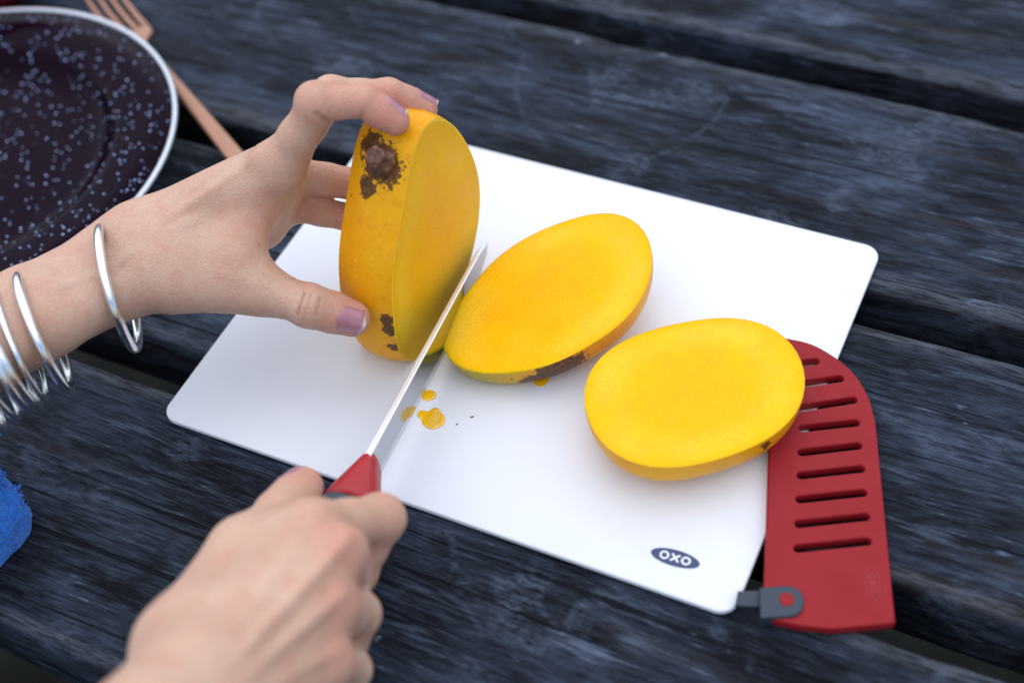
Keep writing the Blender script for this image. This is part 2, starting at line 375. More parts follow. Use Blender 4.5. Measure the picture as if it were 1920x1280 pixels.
loops = [[(-0.01993,0.08540),(-0.01939,0.08540),(-0.01871,0.08543),(-0.01787,0.08546),(-0.01685,0.08542),(-0.01564,0.08529),(-0.01421,0.08502),(-0.01250,0.08466),(-0.01053,0.08427),(-0.00837,0.08379),(-0.00608,0.08313),(-0.00376,0.08225),(-0.00148,0.08107),(0.00087,0.07956),(0.00335,0.07775),(0.00587,0.07572),(0.00831,0.07354),(0.01057,0.07128),(0.01254,0.06899),(0.01424,0.06665),(0.01575,0.06420),(0.01708,0.06167),(0.01825,0.05908),(0.01928,0.05647),(0.02018,0.05386),(0.02093,0.05103),(0.02151,0.04794),(0.02195,0.04482),(0.02228,0.04193),(0.02254,0.03949),(0.02276,0.03775),(0.02285,-0.06209),(0.02131,-0.06266),(-0.00279,-0.06649),(-0.01557,-0.06580),(-0.02664,-0.06356),(-0.02978,-0.06082),(-0.02965,-0.04894),(-0.02764,-0.01912),(-0.02513,0.02414),(-0.02225,0.07558),(-0.02151,0.08272)],[(-0.00268,0.07356),(-0.00196,0.07357),(-0.00129,0.07331),(-0.00077,0.07282),(-0.00047,0.07216),(-0.00046,0.07143),(-0.00071,0.07076),(-0.00121,0.07024),(-0.00187,0.06995),(-0.01264,0.06753),(-0.01337,0.06751),(-0.01404,0.06777),(-0.01456,0.06827),(-0.01485,0.06893),(-0.01487,0.06965),(-0.01461,0.07032),(-0.01411,0.07085),(-0.01345,0.07114)],[(0.00796,0.06400),(0.00868,0.06402),(0.00936,0.06377),(0.00988,0.06327),(0.01018,0.06261),(0.01020,0.06189),(0.00995,0.06122),(0.00945,0.06069),(0.00880,0.06039),(-0.00970,0.05611),(-0.01042,0.05609),(-0.01109,0.05634),(-0.01162,0.05684),(-0.01192,0.05750),(-0.01194,0.05822),(-0.01168,0.05889),(-0.01119,0.05942),(-0.01053,0.05972)],[(0.01316,0.05193),(0.01388,0.05196),(0.01456,0.05171),(0.01509,0.05122),(0.01539,0.05057),(0.01543,0.04985),(0.01518,0.04917),(0.01469,0.04864),(0.01404,0.04833),(-0.01028,0.04237),(-0.01100,0.04234),(-0.01168,0.04259),(-0.01221,0.04307),(-0.01252,0.04373),(-0.01255,0.04445),(-0.01230,0.04513),(-0.01181,0.04566),(-0.01116,0.04596)],[(0.01353,0.03918),(0.01425,0.03916),(0.01491,0.03888),(0.01541,0.03836),(0.01567,0.03768),(0.01566,0.03696),(0.01537,0.03630),(0.01485,0.03580),(0.01418,0.03554),(-0.00966,0.03124),(-0.01038,0.03126),(-0.01104,0.03154),(-0.01155,0.03206),(-0.01181,0.03273),(-0.01180,0.03346),(-0.01151,0.03412),(-0.01099,0.03462),(-0.01032,0.03488)],[(0.01354,0.02657),(0.01427,0.02656),(0.01493,0.02628),(0.01544,0.02577),(0.01571,0.02510),(0.01571,0.02438),(0.01543,0.02372),(0.01492,0.02321),(0.01425,0.02293),(-0.01046,0.01813),(-0.01118,0.01813),(-0.01185,0.01841),(-0.01236,0.01893),(-0.01263,0.01959),(-0.01263,0.02032),(-0.01235,0.02098),(-0.01183,0.02149),(-0.01117,0.02176)],[(0.01406,0.01434),(0.01478,0.01433),(0.01544,0.01404),(0.01595,0.01352),(0.01621,0.01285),(0.01620,0.01213),(0.01592,0.01147),(0.01540,0.01097),(0.01473,0.01070),(-0.01148,0.00585),(-0.01220,0.00586),(-0.01287,0.00615),(-0.01337,0.00666),(-0.01364,0.00733),(-0.01363,0.00805),(-0.01334,0.00872),(-0.01282,0.00922),(-0.01215,0.00949)],[(0.01406,0.00182),(0.01478,0.00180),(0.01544,0.00152),(0.01594,0.00099),(0.01620,0.00032),(0.01619,-0.00040),(0.01590,-0.00106),(0.01538,-0.00156),(0.01471,-0.00182),(-0.01250,-0.00668),(-0.01322,-0.00667),(-0.01388,-0.00638),(-0.01438,-0.00586),(-0.01464,-0.00518),(-0.01463,-0.00446),(-0.01434,-0.00380),(-0.01382,-0.00330),(-0.01315,-0.00304)],[(0.01427,-0.01039),(0.01499,-0.01041),(0.01566,-0.01069),(0.01616,-0.01121),(0.01642,-0.01188),(0.01641,-0.01261),(0.01612,-0.01327),(0.01560,-0.01377),(0.01493,-0.01403),(-0.01349,-0.01915),(-0.01421,-0.01914),(-0.01487,-0.01885),(-0.01537,-0.01833),(-0.01563,-0.01766),(-0.01562,-0.01694),(-0.01533,-0.01628),(-0.01481,-0.01578),(-0.01414,-0.01551)],[(0.01402,-0.02258),(0.01475,-0.02259),(0.01541,-0.02289),(0.01590,-0.02341),(0.01617,-0.02408),(0.01615,-0.02480),(0.01586,-0.02546),(0.01534,-0.02596),(0.01466,-0.02622),(-0.01446,-0.03133),(-0.01518,-0.03131),(-0.01584,-0.03102),(-0.01634,-0.03050),(-0.01660,-0.02983),(-0.01659,-0.02911),(-0.01630,-0.02845),(-0.01577,-0.02795),(-0.01510,-0.02769)]]
sme = prism_from_curves(loops, 0.0026, 0.0008, 2)
cover = link("cover", sme, RED.m, sheath); cover.location.z = -0.0026
emb = link("embossed_logo", flat_loop(ell(0.0082, 0.0030), ell(0.0078, 0.0026), 0.00018), simple("red_relief", (0.30, 0.012, 0.02), 0.5), sheath, smooth=False)
emb.location = (0.0150,-0.0449,0.0000); emb.rotation_euler.z = -1.5434
oxo(emb, 0.72, 0.0002, emb.data.materials[0])
cme = prism_from_curves([[(-0.03143,-0.05005),(-0.02976,-0.04981),(-0.02735,-0.04945),(-0.02462,-0.04906),(-0.02203,-0.04876),(-0.02002,-0.04864),(-0.01867,-0.04870),(-0.01769,-0.04887),(-0.01695,-0.04916),(-0.01634,-0.04958),(-0.01573,-0.05014),(-0.01509,-0.05089),(-0.01452,-0.05181),(-0.01404,-0.05285),(-0.01371,-0.05392),(-0.01356,-0.05497),(-0.01362,-0.05604),(-0.01385,-0.05717),(-0.01423,-0.05830),(-0.01473,-0.05934),(-0.01531,-0.06022),(-0.01590,-0.06090),(-0.01653,-0.06144),(-0.01729,-0.06189),(-0.01832,-0.06229),(-0.01972,-0.06266),(-0.02181,-0.06304),(-0.02450,-0.06338),(-0.02735,-0.06367),(-0.02987,-0.06391),(-0.03160,-0.06409)]], 0.0032, 0.0007, 2)
clip = link("clip", cme, GREY, sheath); clip.location.z = -0.0016
tag(clip, "slate grey belt clip with a red rivet")
cme2 = prism_from_curves([[(-0.04019,-0.05005),(-0.03009,-0.04922),(-0.03032,-0.05693),(-0.03684,-0.05706),(-0.04118,-0.05658)]], 0.0014, 0.0005, 2)
arm_ = link("clip_arm", cme2, GREY, sheath); arm_.location.z = -0.0036
rv = prism_from_curves([ell(0.0031, 0.0031, 0, 0, 28)], 0.0034, 0.0004, 2)
rivet = link("rivet", rv, RED.m, clip); rivet.location = (-0.0207,-0.0551,0.0002)

# ---------------------------------------------------------------- mango pieces
def flesh_mat(name, seedoff, ctr, rad, rim=(0.70, 0.40, 0.006), green_end=False, gloss=1.0):
    k = M(name)
    tc = k.n('ShaderNodeTexCoord').outputs['Object']
    n1 = k.noise(k.coord(vec=tc, loc=seedoff), 70, 5, 0.6); n2 = k.noise(k.coord(vec=tc, scale=(1.0, 2.2, 1.0), loc=seedoff), 650, 4, 0.65)
    big = k.noise(k.coord(vec=tc, loc=seedoff), 26, 3, 0.5)
    edge = k.attr('edge')                       # 0 at the stone, 1 at the peel
    pale = k.math('MULTIPLY', k.range(edge, 0.52, 0.80, 0, 1, True), k.range(edge, 0.99, 0.86, 0, 1, True))
    pale = k.math('MULTIPLY', pale, k.range(big, 0.40, 0.62, 0.15, 1.0))
    col = k.mix(k.range(n1, 0.35, 0.7), (0.95, 0.465, 0.0003), (0.96, 0.53, 0.0005))
    core = k.range(edge, 0.75, 0.15, 0, 1, True)
    col = k.mix(k.math('MULTIPLY', core, 0.45), col, (0.93, 0.395, 0.0003))
    pale = k.math('MULTIPLY', pale, k.range(n2, 0.40, 0.60, 0.25, 1.0))
    col = k.mix(k.math('MULTIPLY', pale, 0.55), col, (0.95, 0.66, 0.07))
    spk = k.range(n2, 0.53, 0.68); col = k.mix(k.math('MULTIPLY', spk, 0.30), col, (0.96, 0.62, 0.05))
    dk = k.range(n2, 0.47, 0.36); col = k.mix(k.math('MULTIPLY', dk, 0.25), col, (0.86, 0.32, 0.0005))
    fib = k.noise(k.coord(vec=tc, scale=(1.0, 1.6, 1), loc=seedoff), 1100, 3, 0.7)
    h = k.math('ADD', k.math('MULTIPLY', n2, 0.7), k.math('ADD', k.math('MULTIPLY', fib, 0.5), k.math('MULTIPLY', n1, 1.0)))
    nb = k.bump(h, 0.50, 0.0009)
    thin = k.range(edge, 0.972, 0.990, 0, 1)
    if green_end: rim = k.mix(k.range(k.n('ShaderNodeSeparateXYZ', {0: tc}).outputs[0], -0.034, -0.012, 0, 1), (0.27, 0.30, 0.010), rim)
    col = k.mix(k.math('MULTIPLY', thin, 0.7), col, rim)
    wet = k.math('MULTIPLY', k.range(k.noise(k.coord(vec=tc, loc=seedoff), 55, 3, 0.6), 0.50, 0.62, 0.0, 0.26 * gloss), k.range(edge, 0.35, 0.6, 0.25, 1.0))
    gl = k.n('ShaderNodeBump', {'Height': k.noise(k.coord(vec=tc, scale=(1.0, 1.8, 1.0), loc=seedoff), 850, 3, 0.6), 'Strength': 1.0, 'Distance': 0.0022})
    k.p(Coat_Weight=wet, Coat_Roughness=0.10, Coat_Normal=gl.outputs[0])
    k.p(Base_Color=col, Roughness=k.range(n1, 0.3, 0.7, 0.24, 0.40), Specular_IOR_Level=0.22 * gloss, Specular_Tint=(1.0, 0.80, 0.25, 1.0), Subsurface_Weight=0.18, Subsurface_Scale=0.0035, Subsurface_Radius=(1.0, 0.5, 0.05))
    return k.m

def peel_mat(name, blem, seed=(0, 0, 0), green=None):
    """blem: list of (centre, r_inner, r_outer, threshold) brown marks in object coordinates"""
    k = M(name)
    tc = k.n('ShaderNodeTexCoord').outputs['Object']
    v = k.coord(vec=tc, loc=seed)
    n1 = k.noise(v, 32, 4, 0.55); n2 = k.noise(v, 130, 5, 0.65); n3 = k.noise(v, 520, 3, 0.6)
    col = k.mix(k.range(n1, 0.35, 0.68), (0.84, 0.335, 0.004), (0.88, 0.43, 0.008))
    col = k.mix(k.math('MULTIPLY', k.range(n2, 0.52, 0.72), 0.5), col, (0.66, 0.215, 0.006))
    if green:
        gm_ = k.range(k.dist(tc, green[0]), green[1], green[2], 1, 0, True)
        col = k.mix(k.math('MULTIPLY', gm_, 0.8), col, (0.36, 0.33, 0.03))
    vo = k.voro(v, 420)
    lent = k.range(vo.outputs['Distance'], 0.10, 0.22, 1, 0)
    lent = k.math('MULTIPLY', lent, k.range(k.noise(v, 60, 2, 0.5), 0.42, 0.6))
    col = k.mix(k.math('MULTIPLY', lent, 0.5), col, (0.92, 0.62, 0.16))
    vo2 = k.voro(k.coord(vec=tc, loc=(seed[0] + 3, seed[1], seed[2])), 130)
    blk = k.math('MULTIPLY', k.range(vo2.outputs['Distance'], 0.07, 0.12, 1, 0), k.range(k.noise(v, 24, 2, 0.5), 0.56, 0.62))
    col = k.mix(k.math('MULTIPLY', blk, 0.85), col, (0.06, 0.025, 0.012))
    for (c, ri, ro, th) in blem:
        dd = k.dist(tc, c)
        f = k.range(dd, ri, ro, 1, 0)
        nn = k.math('ADD', k.math('MULTIPLY', n2, 0.65), k.math('MULTIPLY', n3, 0.35))
        ms = k.range(k.math('ADD', k.math('MULTIPLY', f, 0.5), nn), th, th + 0.06)
        ms = k.math('MULTIPLY', ms, k.range(f, 0.0, 0.08))
        bc = k.mix(k.range(n3, 0.4, 0.65), (0.035, 0.016, 0.010), (0.15, 0.060, 0.028))
        col = k.mix(k.math('MULTIPLY', ms, 0.95), col, bc)
    k.bump(k.math('ADD', n2, k.math('MULTIPLY', lent, 0.3)), 0.12, 0.0006)
    k.p(Base_Color=col, Roughness=0.38, Specular_IOR_Level=0.28, Specular_Tint=(1.0, 0.85, 0.45, 1.0), Subsurface_Weight=0.10, Subsurface_Scale=0.003, Subsurface_Radius=(1.0, 0.4, 0.08))
    return k.m

def face_mesh(name, Q, dome, flip=False, hollow=0.0):
    """filled outline with rings inward; attribute edge = 0 centre .. 1 rim; local z = surface relief"""
    n = len(Q); steps = [1.0, 0.985, 0.965, 0.93, 0.88, 0.82, 0.74, 0.64, 0.52, 0.4, 0.28, 0.16, 0.06]
    v = []; at = []
    rr = np.random.default_rng(len(name) + n)
    ph = rr.uniform(0, 6.28, 5)
    for s in steps:
        for i, (x, y) in enumerate(Q):
            X, Y = x * s, y * s
            z = hollow * (1 - s * s) + dome * (0.5 * math.sin(X * 95 + ph[0]) + 0.5 * math.sin(Y * 120 + X * 60 + ph[1])) * (1 - s ** 6)
            v.append((X, Y, z)); at.append(s)
    v.append((0, 0, hollow)); at.append(0.0)
    f = []
    for k in range(len(steps) - 1):
        for i in range(n):
            a = k * n + i; b = k * n + (i + 1) % n
            q = (a, b, b + n, a + n)
            f.append(q)
    k = (len(steps) - 1) * n
    for i in range(n): f.append((k + i, k + (i + 1) % n, len(v) - 1))
    if flip: f = [tuple(reversed(q)) for q in f]
    me = mesh(name, v, f)
    a_ = me.attributes.new('edge', 'FLOAT', 'POINT'); a_.data.foreach_set('value', at)
    return me

def cheek_skin(Q, depth, shift, seed, flat=0.0):
    n = len(Q); rings = []
    rr = np.random.default_rng(seed); ph = rr.uniform(0, 6.28, 4)
    for k in range(22):
        t = k / 21 * math.pi / 2
        s = math.cos(t) ** 0.50 if k < 21 else 0.02
        d = depth * math.sin(t) ** 1.05
        s2 = s + 0.035 * math.sin(2 * t) ** 2
        rings.append([(x * s2 + shift[0] * (1 - s) * 0.001, y * s2 + shift[1] * (1 - s) * 0.001, -d + 0.0004 * math.sin(i * 0.5 + ph[0]) * math.sin(2 * t)) for i, (x, y) in enumerate(Q)])
    v, f = loft(rings, True, False, True)
    f = [tuple(reversed(q)) for q in f]
    return mesh("peel", v, f)

def cheek(label, C, u, v, n, Q, depth, pm, fm, shift=(0, 0), seed=1):
    Q = [(a / 1000, b / 1000) for a, b in Q]
    root = empty("mango_cheek")
    root.matrix_world = Matrix(((u[0], v[0], n[0], C[0]), (u[1], v[1], n[1], C[1]), (u[2], v[2], n[2], C[2]), (0, 0, 0, 1)))
    tag(root, label, "mango")
    sk = cheek_skin(Q, depth, shift, seed)
    link("peel", sk, pm, root)
    link("flesh", face_mesh("flesh", Q, 0.0005), fm, root)
    # settle: lowest point of the peel on the board
    mw = np.array(root.matrix_world); P_ = np.array([tuple(x.co) for x in sk.vertices]) @ mw[:3, :3].T + mw[:3, 3]
    print("cheek lowest", P_[:, 2].min())
    return root
Q1 = [(54.33,-0.80),(54.99,4.53),(54.71,9.85),(53.39,14.93),(51.03,19.54),(47.74,23.53),(43.68,26.84),(39.08,29.48),(34.16,31.56),(29.09,33.17),(23.98,34.42),(18.86,35.38),(13.72,36.08),(8.53,36.50),(3.28,36.60),(-2.00,36.32),(-7.26,35.58),(-12.42,34.38),(-17.43,32.73),(-22.27,30.74),(-26.98,28.52),(-31.62,26.19),(-36.26,23.79),(-40.88,21.25),(-45.39,18.43),(-49.58,15.14),(-53.14,11.25),(-55.76,6.73),(-57.17,1.73),(-57.25,-3.50),(-56.01,-8.63),(-53.64,-13.39),(-50.38,-17.61),(-46.53,-21.26),(-42.31,-24.41),(-37.88,-27.18),(-33.28,-29.64),(-28.52,-31.79),(-23.60,-33.60),(-18.52,-34.99),(-13.32,-35.94),(-8.05,-36.49),(-2.79,-36.70),(2.46,-36.66),(7.67,-36.40),(12.85,-35.88),(18.00,-35.00),(23.09,-33.65),(28.04,-31.77),(32.76,-29.34),(37.17,-26.40),(41.21,-23.03),(44.83,-19.29),(48.01,-15.20),(50.71,-10.75),(52.86,-5.93)]
Q2 = [(49.70,-2.10),(50.45,3.14),(50.58,8.45),(50.03,13.73),(48.77,18.84),(46.76,23.66),(44.00,28.05),(40.52,31.87),(36.40,35.02),(31.76,37.46),(26.75,39.20),(21.51,40.28),(16.18,40.82),(10.87,40.93),(5.63,40.71),(0.46,40.26),(-4.64,39.60),(-9.72,38.73),(-14.78,37.59),(-19.81,36.10),(-24.76,34.18),(-29.54,31.78),(-34.02,28.85),(-38.08,25.42),(-41.62,21.52),(-44.55,17.21),(-46.85,12.58),(-48.51,7.68),(-49.53,2.60),(-49.96,-2.61),(-49.79,-7.89),(-49.04,-13.15),(-47.69,-18.31),(-45.70,-23.25),(-43.07,-27.83),(-39.81,-31.91),(-35.94,-35.38),(-31.55,-38.14),(-26.76,-40.16),(-21.68,-41.47),(-16.44,-42.12),(-11.15,-42.21),(-5.88,-41.86),(-0.67,-41.17),(4.47,-40.20),(9.55,-38.98),(14.56,-37.50),(19.48,-35.73),(24.29,-33.61),(28.91,-31.08),(33.26,-28.12),(37.25,-24.71),(40.81,-20.87),(43.87,-16.64),(46.38,-12.06),(48.33,-7.19)]
peel1 = peel_mat("mango_peel_a", [((-0.0142,-0.0342,-0.0081), 0.004, 0.020, 0.66), ((-0.0260,-0.0280,-0.0103), 0.001, 0.012, 0.66), ((0.0518,-0.0057,-0.0081), 0.0, 0.008, 0.74)], (1, 2, 3), ((-0.0561,-0.0015,-0.0082), 0.02, 0.05))
peel2 = peel_mat("mango_peel_b", [((0.0261,-0.0330,-0.0047), 0.0, 0.010, 0.86), ((-0.0072,-0.0362,-0.0081), 0.0, 0.010, 0.84)], (4, 1, 7))
cheek("pointed mango cheek, cut side up, with a brown scar, beside the knife tip", (0.0128,-0.0010,0.0286), (0.9309,0.3139,0.1866), (-0.3297,0.9421,0.0603), (-0.1569,-0.1177,0.9806), Q1, 0.0250, peel1, flesh_mat("mango_flesh_a", (2, 5, 1), (0, 0, 0), 0.05, green_end=True), seed=3)
cheek("rounder mango cheek, cut side up, overlapping the red slotted sheath", (0.0695,-0.0684,0.0267), (0.9992,-0.0012,-0.0399), (-0.0000,0.9996,-0.0300), (0.0400,0.0300,0.9988), Q2, 0.0235, peel2, flesh_mat("mango_flesh_b", (7, 3, 4), (0, 0, 0), 0.05), seed=5)

# the upright middle piece
QS = [(a / 1000, b / 1000) for a, b in [(42.92,1.41),(42.73,7.02),(42.07,12.41),(41.02,17.63),(39.67,22.83),(38.03,28.14),(36.05,33.64),(33.67,39.35),(30.80,45.11),(27.41,50.66),(23.50,55.65),(19.17,59.68),(14.56,62.38),(9.83,63.52),(5.17,63.01),(0.69,60.93),(-3.53,57.52),(-7.47,53.15),(-11.19,48.18),(-14.74,42.98),(-18.19,37.82),(-21.57,32.83),(-24.84,28.06),(-27.96,23.42),(-30.86,18.80),(-33.45,14.04),(-35.70,9.04),(-37.61,3.74),(-39.21,-1.88),(-40.56,-7.76),(-41.67,-13.82),(-42.55,-19.94),(-43.11,-26.02),(-43.19,-31.92),(-42.62,-37.51),(-41.20,-42.64),(-38.77,-47.17),(-35.26,-50.95),(-30.74,-53.84),(-25.37,-55.77),(-19.40,-56.70),(-13.15,-56.68),(-6.90,-55.80),(-0.91,-54.21),(4.69,-52.08),(9.85,-49.55),(14.60,-46.70),(19.01,-43.57),(23.17,-40.12),(27.13,-36.28),(30.85,-31.98),(34.26,-27.18),(37.25,-21.90),(39.67,-16.24),(41.45,-10.35),(42.52,-4.41)]]
mid = empty("mango_slab")
su, sv, sn, sC = (0.5736,0.8192,0.0000), (-0.0000,0.0000,1.0000), (0.8192,-0.5736,0.0000), (-0.0375,0.0186,0.0562)
mid.matrix_world = Matrix(((su[0], sv[0], sn[0], sC[0]), (su[1], sv[1], sn[1], sC[1]), (su[2], sv[2], sn[2], sC[2]), (0, 0, 0, 1)))
tag(mid, "thick upright mango middle with brown stem, gripped by the hand on the left", "mango")
rings = []; NB = 18; TH = 0.0305
for k in range(NB + 1):
    s = k / NB; bul = 1 + 0.045 * (1 - (2 * s - 1) ** 2) - (0.004 if k == 0 else 0) - 0.05 * max(0, s - 0.7) / 0.3
    rings.append([(x * bul, y * bul, -TH * s - (0.00 if k else 0.0)) for x, y in QS])
v, f = loft(rings)
f = [tuple(reversed(q)) for q in f]
slab_peel = peel_mat("mango_peel_c", [((-0.0080,0.0512,-0.0130), 0.004, 0.0175, 0.745), ((-0.0026,0.0566,-0.0210), 0.002, 0.010, 0.74), ((-0.0057,0.0455,-0.0090), 0.002, 0.009, 0.75), ((-0.0160,0.0416,-0.0190), 0.002, 0.009, 0.78), ((-0.0143,0.0467,-0.0190), 0.0, 0.020, 0.97), ((-0.0425,-0.0141,-0.0030), 0.001, 0.0065, 0.72), ((-0.0434,-0.0203,-0.0025), 0.002, 0.0060, 0.72), ((-0.0441,-0.0326,-0.0020), 0.001, 0.0055, 0.76), ((0.0055,0.0579,-0.0080), 0.0, 0.006, 0.86)], (2, 8, 1))
link("peel", mesh("peel", v, f), slab_peel, mid)
fl = link("flesh", face_mesh("flesh", QS, 0.0005, hollow=0.0), flesh_mat("mango_flesh_c", (5, 5, 5), (0, 0, 0), 0.05, (0.96, 0.68, 0.10), gloss=0.25), mid)
QB = [(x * 0.95, y * 0.95) for x, y in QS]
fb = link("flesh", face_mesh("flesh", QB, 0.0006, flip=True), fl.data.materials[0], mid); fb.location.z = -TH + 0.0003
# stem stub with a dark collar
st = M("mango_stem")
sn1 = st.noise(st.coord(), 300, 4, 0.6)
st.p(Base_Color=st.ramp(sn1, [(0.35, (0.040, 0.018, 0.014)), (0.55, (0.16, 0.065, 0.035)), (0.72, (0.36, 0.21, 0.11))]), Roughness=0.6)
st.bump(sn1, 0.7, 0.0012)
prof = [(0.0, -0.003), (0.0056, -0.003), (0.0058, -0.0008), (0.0049, 0.0004), (0.0051, 0.0022), (0.0055, 0.0042), (0.0050, 0.0062), (0.0038, 0.0074), (0.0033, 0.0086), (0.0036, 0.0098), (0.0030, 0.0104), (0.0012, 0.0097), (0.0, 0.0096)]
rr = np.random.default_rng(4); rings = []
for r_, z_ in prof:
    rings.append([(r_ * (1 + 0.10 * math.sin(3 * a + z_ * 300) + rr.normal(0, 0.04)) * math.cos(a) , r_ * (1 + 0.10 * math.cos(2 * a + z_ * 200)) * math.sin(a), z_ + rr.normal(0, 0.00018)) for a in [2 * math.pi * i / 20 for i in range(20)]])
v, f = loft(rings)
so = link("stem", mesh("stem", v, f), st.m, mid)
so.location = (-0.0080,0.0512,-0.0130)
so.scale = (1.25, 1.25, 1.35)
so.rotation_euler = Vector((-0.52, 0.84, 0.10)).to_track_quat('Z', 'Y').to_euler()

# ---------------------------------------------------------------- knife
STEEL = M("polished_steel")
br = STEEL.noise(STEEL.coord(scale=(20, 900, 900)), 1.0, 3, 0.6)
STEEL.p(Base_Color=(0.50, 0.51, 0.53), Metallic=1.0, Roughness=STEEL.range(br, 0.3, 0.7, 0.08, 0.16))
ktip = np.array((-0.0135,0.0444,0.0270)); kheel = np.array((-0.0767,-0.0853,0.0380))
kx = kheel - ktip; BLN = float(np.linalg.norm(kx)); kx /= BLN      # local x: tip -> heel, then on along the handle
kz = np.array([-0.02, 0.0, 1.0]); kz -= kx * (kz @ kx); kz /= np.linalg.norm(kz)
ky = np.cross(kz, kx)
knife = empty("kitchen_knife")
knife.matrix_world = Matrix(((kx[0], ky[0], kz[0], ktip[0]), (kx[1], ky[1], kz[1], ktip[1]), (kx[2], ky[2], kz[2], ktip[2]), (0, 0, 0, 1)))
tag(knife, "small kitchen knife with a bright steel blade and a red handle", "knife")
rings = []
for i in range(41):
    s = i / 40; x = BLN * s * 1.06
    top = -0.0035 * (1 - min(1, s / 0.10)) ** 2
    hgt = 0.0172 * (1 - (1 - min(1, s / 0.24)) ** 2.4) + 0.0040 * min(1, s / 0.012 + 0.3)
    th = 0.0011 + 0.0006 * s
    if i == 0: th *= 0.5
    rings.append([(x, th, top - 0.0002), (x, th * 0.6, top), (x, -th * 0.6, top), (x, -th, top - 0.0002), (x, -th * 0.85, top - hgt * 0.72), (x, -0.00008, top - hgt), (x, 0.00008, top - hgt), (x, th * 0.85, top - hgt * 0.72)])
v, f = loft(rings, True, True, True)
blade = link("blade", mesh("blade", v, f), STEEL.m, knife, smooth=False)
blade.data.materials.append(simple("brushed_steel", (0.86, 0.87, 0.88), 0.5, 1.0))
for i_, p_ in enumerate(blade.data.polygons):
    if i_ % 8 in (0, 1, 2) and i_ < 320: p_.material_index = 1
# handle: flattened oval sections along local x
def handle_rings(stations, n=28, p=2.4):
    rg = []
    for (x, zc, hy, hz) in stations:
        ring = []
        for i in range(n):
            a = 2 * math.pi * i / n; c, s = math.cos(a), math.sin(a)
            ring.append((x, hy * math.copysign(abs(c) ** (2 / p), c), zc + hz * math.copysign(abs(s) ** (2 / p), s)))
        rg.append(ring)
    return rg
B = BLN
hs = [(B-.0005, -.010, .0028, .0085), (B, -.010, .0040, .0098), (B+.003, -.0102, .0050, .0106), (B+.008, -.0105, .0072, .0112), (B+.014, -.0108, .0100, .0114), (B+.020, -.011, .0122, .0116), (B+.0245, -.0112, .0130, .0118)]
v, f = loft(handle_rings(hs), True, True, True)
REDH = simple("red_handle_plastic", (0.40, 0.012, 0.018), 0.36)
link("bolster", mesh("bolster", v, f), REDH, knife)
gs = [(B+.0240, -.0112, .0126, .0114), (B+.0255, -.0112, .0133, .0121), (B+.040, -.0115, .0128, .0125), (B+.070, -.012, .0120, .0130), (B+.095, -.0125, .0115, .0125), (B+.112, -.013, .0105, .0118), (B+.118, -.013, .007, .008)]
v, f = loft(handle_rings(gs), True, True, True)
link("grip", mesh("grip", v, f), simple("dark_grey_rubber", (0.055, 0.068, 0.080), 0.6, bump=(1500, 0.3, 0.0003)), knife)

# ---------------------------------------------------------------- juice drops
JUICE = M("mango_juice")
JUICE.p(Base_Color=(0.84, 0.47, 0.004), Roughness=0.05, Subsurface_Weight=0.3, Subsurface_Scale=0.001, Coat_Weight=0.4, Coat_Roughness=0.03)
def drop(label, loc, parts, h=0.00042):
    """union of discs as one domed sheet: height field over a small grid"""
    xs = [p[0] for p in parts]; ys = [p[1] for p in parts]; rm = max(p[2] for p in parts) * 1.4
    N = 44; x0, x1, y0, y1 = min(xs) - rm, max(xs) + rm, min(ys) - rm, max(ys) + rm
    gx = np.linspace(x0, x1, N); gy = np.linspace(y0, y1, N); X, Y = np.meshgrid(gx, gy, indexing='ij')
    F = np.zeros_like(X)
    for (a, b, r) in parts: F += np.exp(-(((X - a) ** 2 + (Y - b) ** 2) / (r * r)) * 1.6)
    Hh = np.sqrt(1 - np.exp(-2.0 * np.clip(F - 0.22, 0, None))) * h * 1.6
    keep = F > 0.2
    idx = -np.ones_like(X, int); v = []
    for i in range(N):
        for j in range(N):
            if keep[i, j]: idx[i, j] = len(v); v.append((X[i, j], Y[i, j], Hh[i, j]))
    f = []
    for i in range(N - 1):
        for j in range(N - 1):
            q = (idx[i, j], idx[i+1, j], idx[i+1, j+1], idx[i, j+1])
            if min(q) >= 0: f.append(q)
    o = link("juice_drop", mesh("juice_drop", v, f), JUICE.m)
    o.location = loc
    return tag(o, label, "juice drop", "juice drops on the board")
drop("small round mango juice drop on the board nearest the knife blade", (-0.0516,-0.0318,0.0035), [(0, 0, 0.0032), (0.001, 0.0003, 0.0025)])
drop("larger three-lobed mango juice drop below the small round one", (-0.0507,-0.0465,0.0035), [(0, 0, 0.0052), (-0.0047, 0.0042, 0.0024), (0.0016, 0.0048, 0.0022), (0.0014, -0.0008, 0.004)])
drop("orange juice drip under the scarred mango cheek", (0.0024,-0.0334,0.0035), [(0, 0, 0.0030), (0.0022, 0.0022, 0.0026), (-0.0006, 0.0026, 0.0026)])
drop("tiny juice bead at the lower rim of the pointed mango cheek", (-0.0093,-0.0285,0.0035), [(0, 0, 0.0014), (0.0006, 0.001, 0.0012)])
flk = simple("peel_fleck", (0.10, 0.12, 0.05), 0.6)
for (x_, y_, s_, lb) in ((-0.03204, -0.04815, 0.0009, "tiny dark peel fleck right of the juice drops"), (-0.0394, -0.05124, 0.0006, "faint smaller peel fleck close to the three-lobed juice drop")):
    v, f = loft([[(s_ * r_ * math.cos(a) * (1 + 0.3 * math.sin(2 * a)), s_ * r_ * 0.6 * math.sin(a), z_) for a in [0.6283 * i for i in range(10)]] for r_, z_ in ((1, 0), (0.8, 0.0002), (0.3, 0.0003))], True, False, True)
    o = link("peel_fleck", mesh("peel_fleck", v, f), flk); o.location = (x_, y_, 0.0036); tag(o, lb, "fleck", "peel flecks on the board")

